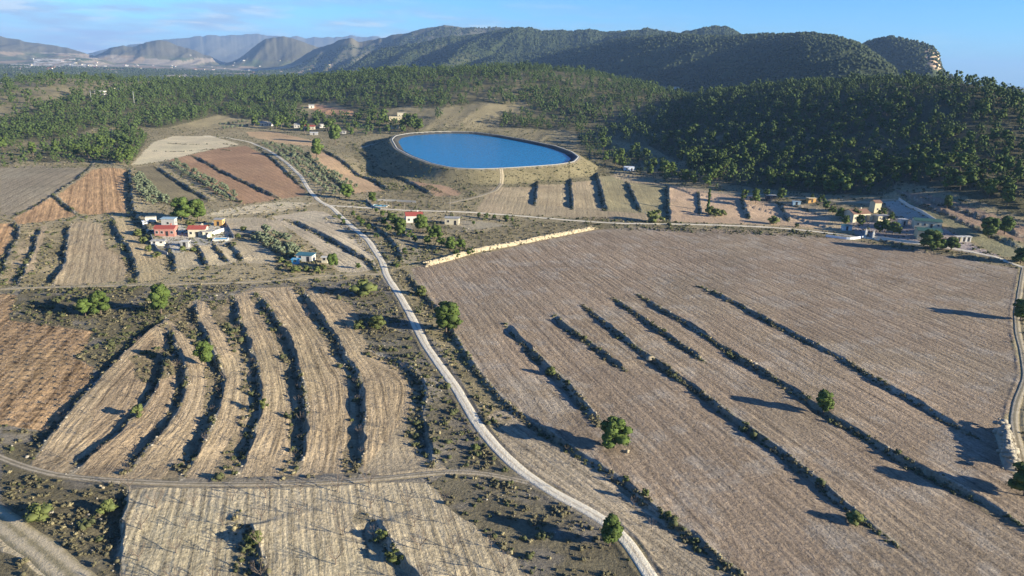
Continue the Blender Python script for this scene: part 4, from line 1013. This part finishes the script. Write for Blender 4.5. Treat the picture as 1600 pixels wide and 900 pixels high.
for i in range(6):
    rg = np.random.default_rng(i + 51); parts = []
    for q in range(3):
        v, f = ICO[1]; c = np.array([rg.uniform(-.5, .5), rg.uniform(-.5, .5), .3]); parts.append((v * (1 + .3 * rg.normal(size=(len(v), 1))) * rg.uniform(.3, .6) * np.array([1, 1, .8]) + c, f))
    parts.append(leafcards(rg, np.array([0, 0, .35]), .75, 14, .22, .8)); SP.append(merge(parts))
HE = []
for k, (P, s, L, sw) in EDGES.items():
    Q_ = resample(P, .42); T_ = np.gradient(Q_[:, :2], axis=0); T_ /= np.hypot(T_[:, 0], T_[:, 1])[:, None] + 1e-9; N_ = np.stack([-T_[:, 1], T_[:, 0]], 1)
    kk = (fbm(Q_[:, 0], Q_[:, 1] + 40, 5, 3) > (.40 if k[0] in 'GMN' else .5)) & (rng.random(len(Q_)) < .85)
    HE.append(Q_[kk, :2] + N_[kk] * rng.normal(-.35, .42, (kk.sum(), 1)))
HE = off_roads(np.vstack(HE), .3); nhe = len(HE); W = np.vstack([W, HE]); print('edge scrub', nhe)
ss = rng.gamma(1.5, .24, len(W)) + .15; ss[-nhe:] = rng.uniform(.2, .62, nhe) * (1 + .5 * (rng.random(nhe) < .1)); mi = np.where(fbm(W[:, 0], W[:, 1], 14, 3) + rng.uniform(-.2, .2, len(W)) > .56, 0, 1); mi[rng.random(len(W)) < .06] = 2; ss = np.where(mi == 0, ss, np.minimum(ss, .75)); ss = np.minimum(ss, 1.5)
scatter('scrub', SP, W[:, 0], W[:, 1], ground(W[:, 0], W[:, 1]), ss, [M_SC1, M_SC2, M_SC3], 'low grey green scrub on the banks and waste ground', 'scrub', mi=mi)
# loose pale stones along the terrace lips and in the scrub
RK = []
for i in range(4):
    rg = np.random.default_rng(i + 91); v, f = ICO[1]; RK.append((v * (1 + .16 * rg.normal(size=(len(v), 1))) * np.array([1, .8, .6]), f))
Ps = []
for k, (P, s, L, sw) in EDGES.items():
    if k[0] not in 'EL': continue
    Q = resample(P, .9); Q = Q[rng.random(len(Q)) < (.6 if k in ('E4', 'E6', 'E7', 'E11', 'E1') else .35)]; Ps.append(Q[:, :2] + rng.normal(size=(len(Q), 2)) * .55)
j_ = W[rng.random(len(W)) < .035]; Ps.append(j_ + .8); Ps = np.vstack(Ps)
scatter('loose_stones', RK, Ps[:, 0], Ps[:, 1], ground(Ps[:, 0], Ps[:, 1]) + .05, rng.gamma(2.5, .07, len(Ps)) + .08, M_STONE, 'loose pale stones along the terrace walls', 'stones')

# pale stone banks
def stone_bank(p, half, height, label, seed, nper=2.2, mm=None):
    P = resample(w0(p), .8); rg = np.random.default_rng(seed); parts = []
    T = np.gradient(P[:, :2], axis=0); T /= np.hypot(T[:, 0], T[:, 1])[:, None]; N = np.stack([-T[:, 1], T[:, 0]], 1)
    ks = np.linspace(-1, 1, 7); V = np.zeros((len(P), 7, 3))
    for q, k in enumerate(ks):
        V[:, q, :2] = P[:, :2] + N * k * half + rg.normal(size=(len(P), 2)) * .12
        end = np.minimum(1, np.minimum(np.arange(len(P)), np.arange(len(P))[::-1]) / 6.0)
        V[:, q, 2] = ground(V[:, q, 0], V[:, q, 1]) - .25 + (height * (1 - abs(k) ** 2.2) * (.75 + .5 * fbm(P[:, 0], P[:, 1] + 5 * k, 4, 3)) + .1) * end
    I = np.arange(len(P) * 7).reshape(len(P), 7)
    f = np.stack([I[:-1, :-1].ravel(), I[1:, :-1].ravel(), I[1:, 1:].ravel(), I[:-1, 1:].ravel()], 1)[:, ::-1]; f = np.vstack([f[:, [0, 1, 2]], f[:, [0, 2, 3]]])
    parts.append((V.reshape(-1, 3), f))
    for i in range(int(len(P) * nper * 1.6)):
        j = rg.integers(len(P)); k = rg.uniform(-1.05, 1.05); v, ff = RK[rg.integers(4)]; s = rg.uniform(.12, .8) ** 1.3 * height * .5
        c = np.array([*(P[j, :2] + N[j] * k * half), 0]); c[2] = float(ground(c[0], c[1])) + height * max(0, 1 - abs(k) ** 2.2) * .9
        parts.append((v * s * np.array([1.2, 1.2, 1.0]) + c, ff))
    v, f = merge(parts); o = link('stone_bank', raw_mesh('stone_bank', v, f, mm or M_ROCK)); tag(o, label, 'stone bank'); return o
stone_bank([(662,416),(700,406),(740,394),(800,383),(850,373),(900,363),(930,357)], 1.4, 1.7, 'long pale limestone bank along the top edge of the big brown field', 5)
stone_bank([(1562,668),(1572,700),(1580,738)], 1.6, 2.6, 'long earth and stone mound beside the track at the right edge', 6, mm=M_STONE)
for px, py, s, lb in [(1014,560,1.9,'pale yellowish boulder heap at the end of a terrace edge in the big field'), (1172,567,.8,'small white boulder on a long terrace edge in the big field'), (982,707,.9,'pale rock at the bare scar under the large rounded pine'), (157,763,.9,'white boulder in the dark scrub left of the bottom field')]:
    x, y, z = at(px, py); rg = np.random.default_rng(px); parts = []
    for i in range(5 if s > 1 else 2):
        v, f = RK[i % 4]; parts.append((v * s * rg.uniform(.4, .7) + np.array([x + rg.uniform(-1, 1) * s * .8, y + rg.uniform(-1, 1) * s * .5, z + s * .25]), f))
    v, f = merge(parts); tag(link('boulder', raw_mesh('boulder', v, f, M_ROCK)), lb, 'boulder')

# ------------------------------------------------------------------ buildings
def house(px, py, w_, d_, h_, rz, wall, roofm, label, roof='gable', cat='house', name='house', win=2, door=True, chim=False, pitch=.38, ov=.35, winside=True, parapet=False, small=False):
    x, y, z = at(px, py); a = R(rz); y += d_ / 2 * .0
    cx = x; cy = y + d_ / 2
    cs = [(cx + (i * w_ / 2) * math.cos(a) - (j * d_ / 2) * math.sin(a), cy + (i * w_ / 2) * math.sin(a) + (j * d_ / 2) * math.cos(a)) for i in (-1, 1) for j in (-1, 1)]
    zs = [float(ground(*c)) for c in cs]; z = sum(zs) / 4 + .05; low = min(zs) - z - .4
    e_ = empty(name, (cx, cy, z), a); W2, D2 = w_ / 2, d_ / 2
    m = MB()
    rh = pitch * D2 if roof == 'gable' else (pitch * w_ if roof == 'shed' else 0)
    if roof == 'gable':
        m.add([(-W2, -D2, low), (W2, -D2, low), (W2, D2, low), (-W2, D2, low), (-W2, -D2, h_), (W2, -D2, h_), (W2, D2, h_), (-W2, D2, h_), (-W2, 0, h_ + rh), (W2, 0, h_ + rh)],
              [(0, 1, 5, 4), (1, 2, 6, 9, 5), (2, 3, 7, 6), (3, 0, 4, 8, 7), (0, 3, 2, 1), (4, 5, 9, 8), (6, 7, 8, 9)])
    else: m.box(-W2, -D2, low, W2, D2, h_)
    wo = m.build('wall', wall, e_)
    r = MB(); t = .16
    if roof == 'gable':
        for s in (-1, 1):
            y0 = s * (D2 + ov); z0 = h_ - ov * pitch + .02; z1 = h_ + rh + .02; X0 = W2 + ov
            vs = [(-X0, y0, z0), (X0, y0, z0), (X0, 0, z1), (-X0, 0, z1), (-X0, y0, z0 + t), (X0, y0, z0 + t), (X0, 0, z1 + t), (-X0, 0, z1 + t)]
            r.add(vs, [(0, 3, 2, 1), (4, 5, 6, 7), (0, 1, 5, 4), (1, 2, 6, 5), (2, 3, 7, 6), (3, 0, 4, 7)] if s < 0 else [(0, 1, 2, 3), (4, 7, 6, 5), (0, 4, 5, 1), (1, 5, 6, 2), (2, 6, 7, 3), (3, 7, 4, 0)])
    else: r.box(-W2 - ov, -D2 - ov, h_ + .01, W2 + ov, D2 + ov, h_ + .2)
    ro = r.build('roof', roofm, e_)
    if chim: MB().box(W2 * .4, .2, h_ + rh * .5, W2 * .4 + .7, .9, h_ + rh + .9).build('chimney', wall, ro)
    if not small:
        for i in range(win):
            wx = -W2 + (i + .5) * w_ / max(win, 1) + (.0 if not door else -.3 * w_ / max(win, 1) * 0)
            if door and i == win // 2: continue
            f = MB().box(wx - .62, -D2 - .06, 1.0, wx + .62, -D2 + .02, 2.3).build('window', M_WHITE, e_)
            MB().box(wx - .5, -D2 - .075, 1.1, wx + .5, -D2 - .055, 2.2).build('pane', M_DARK, f)
        if winside:
            f = MB().box(W2 - .02, -.6, 1.0, W2 + .06, .6, 2.2).build('window', M_WHITE, e_); MB().box(W2 + .055, -.48, 1.1, W2 + .075, .48, 2.1).build('pane', M_DARK, f)
        if door:
            wx = -W2 + (win // 2 + .5) * w_ / max(win, 1); MB().box(wx - .55, -D2 - .06, .02, wx + .55, -D2 + .02, 2.15).build('door', M_DARK, e_)
    tag(e_, label, cat); return e_
house(256,369,8.5,5.5,3.4,8,M_REDW,M_TILE,'red walled farmhouse with patched roof at the left farmyard',win=4,chim=True,pitch=.3)
house(262,354,6.0,4.0,3.6,6,M_GREY,M_BLUEP,'shed with pale blue sheet roof behind the red walled farmhouse',roof='flat',cat='shed',name='shed',win=1,door=False)
house(306,370,7.5,6.0,3.4,10,M_CREAM,M_TILE,'cream farmhouse with red tile roof right of the red walled one',win=3,chim=True,pitch=.35)
house(322,371,3.6,3.4,2.6,15,M_CREAM,M_GREY,'low cream annex attached beside the cream farmhouse',roof='flat',cat='annex',name='annex',win=1,door=False)
house(341,353,4.0,3.6,3.0,0,M_OCHRE,M_GREY,'small ochre walled shed at the top right corner of the farmyard',roof='flat',cat='shed',name='shed',win=1)
house(234,347,4.6,2.6,2.2,18,M_WHITE,M_CREAM,'long white covered trailer parked left behind the red farmhouse',roof='flat',cat='trailer',name='trailer',win=0,door=False,winside=False,ov=.05)
house(476,409,6.5,4.5,2.6,-4,M_WHITE,M_TEAL,'allotment shed with wide teal sheet roof below the olive grove',roof='flat',cat='shed',name='shed',win=2)
house(507,411,2.4,2.0,2.2,0,M_CREAM,M_WHITE,'tiny cream hut at the right side of the allotment',roof='flat',cat='hut',name='hut',win=1,door=False,winside=False)
house(288,386,3.2,2.6,2.2,5,M_GREY,M_WHITE,'small grey store in front of the cream farmhouse yard',roof='flat',cat='store',name='store',win=1)
house(246,384,5.5,2.4,1.9,10,M_WHITE,M_GREY,'low open lean-to in the yard before the red walled farmhouse',roof='flat',cat='lean-to',name='lean_to',win=2,door=False)
house(226,352,2.4,1.8,1.7,30,M_PLAST,M_PLAST,'tiny white box shed at the far left of the farmyard',roof='flat',cat='shed',name='shed',win=1,door=False,winside=False)
house(461,413,2.6,2.2,1.8,0,M_LINER,M_LINER,'little blue tank hut left of the teal roofed shed',roof='flat',cat='hut',name='hut',win=1,door=False,winside=False)
house(645,348,8.5,7.0,3.6,14,M_WHITE,M_TILE,'white cottage with bright red roof beside the road junction',win=3,chim=True,pitch=.36)
house(706,351,7.2,4.2,3.2,-2,M_CREAM,M_GREY,'plain cream block building right of the red roofed cottage',roof='flat',cat='outbuilding',name='outbuilding',win=2)
house(983,267,8.0,4.5,3.0,3,M_PLAST,M_PLAST,'isolated white low cabin at the forest edge right of the reservoir',roof='flat',cat='cabin',name='cabin',win=2,ov=.15)
# estate
v_ = house(1342,346,12,8,4.0,20,M_CREAM,M_BRTILE,'tile roofed estate villa with cream walls in a dark grove',win=4,chim=True,pitch=.45)
MB().box(3.2, -6.6, -.4, 5.4, -4.1, 3.2).build('porch', M_YELLOW, v_)
house(1369,332,4.4,4.4,5.4,15,M_YELLOW,M_BRTILE,'small yellow tower house with brown roof behind the villa',cat='tower house',name='tower_house',win=1,door=False,pitch=.5)
house(1379,346,8,4,2.8,18,M_YELLOW,M_GREY,'low yellow wing of buildings right of the villa',roof='flat',cat='outbuilding',name='outbuilding',win=3)
house(1412,352,4,3,2.8,10,M_WHITE,M_WHITE,'small white hut at the foot of the paved court',roof='flat',cat='hut',name='hut',win=1)
house(1452,357,13,7,3.4,-14,M_CREAM,M_GREENP,'long shed with dark green roof nearest the paved court',cat='shed',name='shed',win=4,pitch=.25)
house(1455,375,11,8,4.0,-16,M_YELLOW,M_GREENP,'yellow walled shed with green roof behind the wide dark tree',cat='shed',name='shed',win=2,pitch=.25)
for i, (px, py) in enumerate([(1498,378), (1506,378), (1513,378)]):
    house(px, py, 2.4, 2.2, 2.4, 0, M_YELLOW if i == 0 else M_WHITE, M_WHITE, ['yellow cabin, first of three small ones in line at the estate end', 'white cabin standing between two others in the short line at the estate end', 'white cabin at the outer end of the short line of three'][i], roof='flat', cat='cabin', name='cabin', win=1, winside=False)
house(1175,313,6,3,2.4,0,M_GREY,M_GREY,'low grey shed among pines above the brown plots',roof='flat',cat='shed',name='shed',win=2)
house(1205,312,6,3,2.6,0,M_DARK,M_WHITE,'dark open shed with white roof among pines above the plots',roof='flat',cat='shed',name='shed',win=1,door=False)
house(1245,320,4.5,2.4,2.2,-5,M_BLUEP,M_BLUEP,'pale blue cabin at the top of the shaded plot',roof='flat',cat='cabin',name='cabin',win=1)
house(1268,317,5,3,2.6,10,M_OCHRE,M_CREAM,'small ochre hut beside the lane under the forest edge',roof='flat',cat='hut',name='hut',win=1)
house(1324,360,5,3,2.4,-10,M_BLUEP,M_TEAL,'blue shed beside the lane in front of the villa grove',roof='flat',cat='shed',name='shed',win=1)
# beyond the left fields
house(410,197,9,6,3.6,5,M_WHITE,M_GREY,'white house at the far end of the lane by the woodland',win=3)
house(421,197,8,6,3.6,-20,M_WHITE,M_WHITE,'bright white flat roofed house beside the one at lane end',roof='flat',win=2)
house(466,200,10,6,3.4,5,M_WHITE,M_GREY,'grey roofed house among pines left of the red roofed one',win=3)
house(483,203,12,7,3.4,4,M_CREAM,M_TILE,'distant house with red roof in the pine clearing',win=3)
house(503,200,6,5,3.6,15,M_WHITE,M_WHITE,'small white house right of the distant red roofed one',roof='flat',win=2)
house(490,211,8,3.5,2.6,8,M_GREY,M_PLAST,'low pale greenhouse shed in front of the distant red roofed house',roof='flat',cat='shed',name='shed',win=1)
house(533,209,10,3.5,2.6,0,M_WHITE,M_CREAM,'long low white shed beside the tall pine behind the orange field',roof='flat',cat='shed',name='shed',win=3)
house(486,170,7,5,3.2,15,M_WHITE,M_GREY,'white hut at the end of the small orange clearing in the forest',win=1,cat='hut',name='hut')
house(617,188,14,7,3.6,8,M_YELLOW,M_YELLOW,'pale yellow flat roofed villa among pines left of the reservoir',roof='flat',win=4)
house(627,184,10,6,4.6,8,M_CREAM,M_CREAM,'taller cream block behind the pale yellow villa',roof='flat',win=2)
house(617,201,9,4,2.4,0,M_CREAM,M_WHITE,'low white shed between the yellow villa and the reservoir',roof='flat',cat='shed',name='shed',win=1)
house(155,148,12,8,4.0,0,M_WHITE,M_WHITE,'white house buried in the far left pine wood',roof='flat',win=2)
house(186,141,14,8,4.0,10,M_CREAM,M_CREAM,'cream house near the top of the far left pine wood',roof='flat',win=2)
house(1057,147,10,7,4.0,0,M_WHITE,M_WHITE,'single white house in the valley gap between forest and dark hill',roof='flat',win=2)
house(983,127,12,7,3.0,0,M_WHITE,M_GREY,'low pale building on the valley road behind the forest crest',roof='flat',win=2,cat='building',name='building')

# swimming pool and tarpaulin
def pool(px, py, w_, d_, rz, label, m, raised=.35):
    x, y, z = at(px, py); e_ = empty('swimming_pool', (x, y, z), R(rz))
    z1 = raised; b = MB(); k = .45
    for q in ((-w_/2 - k, -d_/2 - k, w_/2 + k, -d_/2), (-w_/2 - k, d_/2, w_/2 + k, d_/2 + k), (-w_/2 - k, -d_/2, -w_/2, d_/2), (w_/2, -d_/2, w_/2 + k, d_/2)): b.box(q[0], q[1], -.6, q[2], q[3], z1)
    b.build('coping', M_WHITE, e_); MB().box(-w_/2 + .002, -d_/2 + .002, -.6, w_/2 - .002, d_/2 - .002, z1 - .15).build('water', m, e_)
    tag(e_, label, 'swimming pool'); return e_
pool(594, 322, 8, 5, -6, 'turquoise swimming pool left of the red roofed cottage', M_POOL)
pool(345, 375, 5.5, 3.2, 12, 'small bright blue pool at the right corner of the farmyard', M_LINER, .7)

# garden and yard walls
def wall_line(p, h_, t_, m, label, name='yard_wall', cat='wall'):
    P = resample(w0(p), 2.0); T = np.gradient(P[:, :2], axis=0); T /= np.hypot(T[:, 0], T[:, 1])[:, None]; N = np.stack([-T[:, 1], T[:, 0]], 1)
    n = len(P); g_ = ground(P[:, 0], P[:, 1]); V = []
    for k, zt in ((-1, -.4), (-1, h_), (1, h_), (1, -.4)): V.append(np.stack([P[:, 0] + N[:, 0] * k * t_ / 2, P[:, 1] + N[:, 1] * k * t_ / 2, g_ + zt], 1))
    V = np.stack(V, 1); I = np.arange(n * 4).reshape(n, 4); Fs = []
    for i in range(n - 1):
        for q in range(4): Fs.append((I[i, q], I[i + 1, q], I[i + 1, (q + 1) % 4], I[i, (q + 1) % 4]))
    Fs += [tuple(I[0]), tuple(I[-1][::-1])]
    o = link(name, raw_mesh(name, V.reshape(-1, 3), Fs, m)); tag(o, label, cat); return o
wall_line([(1404,313),(1430,327),(1455,342),(1470,350)], 1.6, .3, M_WHITE, 'white wall running down the right side of the paved court')
wall_line([(1290,370),(1330,375),(1348,372)], 1.2, .3, M_PLAST, 'pale roadside wall in front of the villa gate')
wall_line([(1365,372),(1400,376),(1440,381)], 1.0, .3, M_WHITE, 'low white wall right of the villa gate along the lane')
wall_line([(324,373),(336,366),(350,362)], 1.8, .25, M_WHITE, 'white wall behind the small blue farmyard pool')
wall_line([(237,372),(246,392),(262,397)], 1.2, .25, M_GREY, 'grey wall round the front yard of the red walled farmhouse')
wall_line([(350,345),(358,358),(366,372)], 1.2, .25, M_GREY, 'grey wall on the right side of the farmyard')
wall_line([(572,313),(584,325),(595,328)], 1.0, .2, M_GREY, 'grey wall on the left of the turquoise pool')
wall_line([(590,314),(620,315),(650,317)], 1.2, .2, M_GREY, 'grey wall behind the turquoise pool and cottage')
for px, py, lb in [(1352,370,'left white pillar of the villa gate'), (1364,371,'right white pillar of the villa gate')]:
    x, y, z = at(px, py); e_ = empty('gate_pillar', (x, y, z)); MB().box(-.45, -.45, -.3, .45, .45, 2.6).build('shaft', M_WHITE, e_)
    m = MB(); m.add([(-.6, -.6, 2.6), (.6, -.6, 2.6), (.6, .6, 2.6), (-.6, .6, 2.6), (0, 0, 4.8)], [(0, 1, 4), (1, 2, 4), (2, 3, 4), (3, 0, 4), (3, 2, 1, 0)]).build('cap', M_WHITE, e_); tag(e_, lb, 'gate pillar')
def pole(px, py, h_, label, m=M_WOOD, arm=True, r=.14, name='utility_pole', cat='pole'):
    x, y, z = at(px, py); e_ = empty(name, (x, y, z)); MB().tube((0, 0, -.5), (0, 0, h_), r, r * .7, 8).build('shaft', m, e_)
    if arm:
        MB().box(-.9, -.08, h_ - .6, .9, .08, h_ - .45).build('crossarm', m, e_)
        i_ = MB()
        for k in (-.75, 0, .75): i_.tube((k, 0, h_ - .45), (k, 0, h_ - .2), .06, .04, 6)
        i_.build('insulator', M_WHITE, e_)
    tag(e_, label, cat); return e_
pole(575, 317, 7.5, 'pale utility pole by the small round pine above the road junction')
pole(703, 328, 8, 'grey utility pole with crossarm right of the red roofed cottage')
pole(604, 321, 4, 'short pole standing beside the turquoise pool')
pole(632, 330, 4.5, 'thin pole just left of the red roofed cottage', arm=False)
pole(143, 160, 14, 'thin pale mast in the far left pine wood, left of the two', M_METAL, False, .25, 'mast', 'mast')
pole(210, 164, 16, 'pale crossarm pole in the far left pine wood', M_METAL, True, .3)
for px, lb in ((1528, 'shorter left antenna mast on the forested ridge at right'), (1532, 'taller right antenna mast on the forested ridge at right')):
    h_ = 15 if px == 1528 else 19
    e_ = pole(px, 127, h_, lb, M_METAL, False, .3, 'antenna_mast', 'antenna mast')
    MB().tube((0, 0, h_), (0, 0, h_ + 3), .08, .03, 5).build('antenna', M_METAL, e_)
# scattered farmhouses of the far plain
n = 0; cl = [(300, 103, 90, 7), (330, 95, 110, 8), (210, 104, 80, 8), (410, 96, 80, 7), (180, 95, 90, 8), (600, 98, 90, 4), (460, 94, 80, 6), (90, 104, 50, 7)]
HM = []
for k, (wm, rm) in enumerate([(M_WHITE, M_WHITE), (M_WHITE, M_TILE), (M_CREAM, M_BRTILE)]):
    m = MB(); m.add([(-5, -4, -1), (5, -4, -1), (5, 4, -1), (-5, 4, -1), (-5, -4, 4), (5, -4, 4), (5, 4, 4), (-5, 4, 4)], [(0, 1, 5, 4), (1, 2, 6, 5), (2, 3, 7, 6), (3, 0, 4, 7)]); nw = len(m.f)
    m.add([(-5.4, -4.4, 3.98), (5.4, -4.4, 3.98), (5.4, 4.4, 3.98), (-5.4, 4.4, 3.98), (-5.4, 0, 6), (5.4, 0, 6)], [(0, 1, 5, 4), (2, 3, 4, 5), (1, 2, 5), (3, 0, 4), (3, 2, 1, 0)])
    HM.append(raw_mesh('farmhouse', np.array(m.v), m.f, mats=[wm, rm], midx=[0] * nw + [1] * (len(m.f) - nw)))
while n < 90:
    c = random.choice(cl); px = random.gauss(c[0], c[2]); py = random.gauss(c[1], c[3])
    if not (5 < px < 700): continue
    x, y, z = at(px, py)
    if math.hypot(x, y) < 1600 or math.hypot(x, y) > 9000 or z > 75: continue
    o = link('farmhouse', random.choice(HM), None, (x, y, z), random.uniform(-.6, .6)); s = random.uniform(.7, 1.3); o.scale = (s * random.uniform(1, 1.8), s, s)
    tag(o, 'tiny pale farmhouse scattered over the hazy plain below the far mountains', 'farmhouse', 'farmhouses on the far plain'); n += 1

# ------------------------------------------------------------------ air
hz = bpy.data.materials.new('haze'); hz.use_nodes = True; t = hz.node_tree; t.nodes.remove(t.nodes['Principled BSDF'])
pv = t.nodes.new('ShaderNodeVolumePrincipled'); pv.inputs['Color'].default_value = (.36, .58, 1.0, 1); pv.inputs['Density'].default_value = 6.2e-5; pv.inputs['Anisotropy'].default_value = 0
t.links.new(pv.outputs[0], t.nodes['Material Output'].inputs['Volume'])
HB = MB().box(-21000, -21000, GZ.min() - 2, 21000, 21000, float(GZ.max()) + 60)
tag(HB.build('haze', hz), 'thin blue haze filling the air over the land', 'haze', kind='stuff')
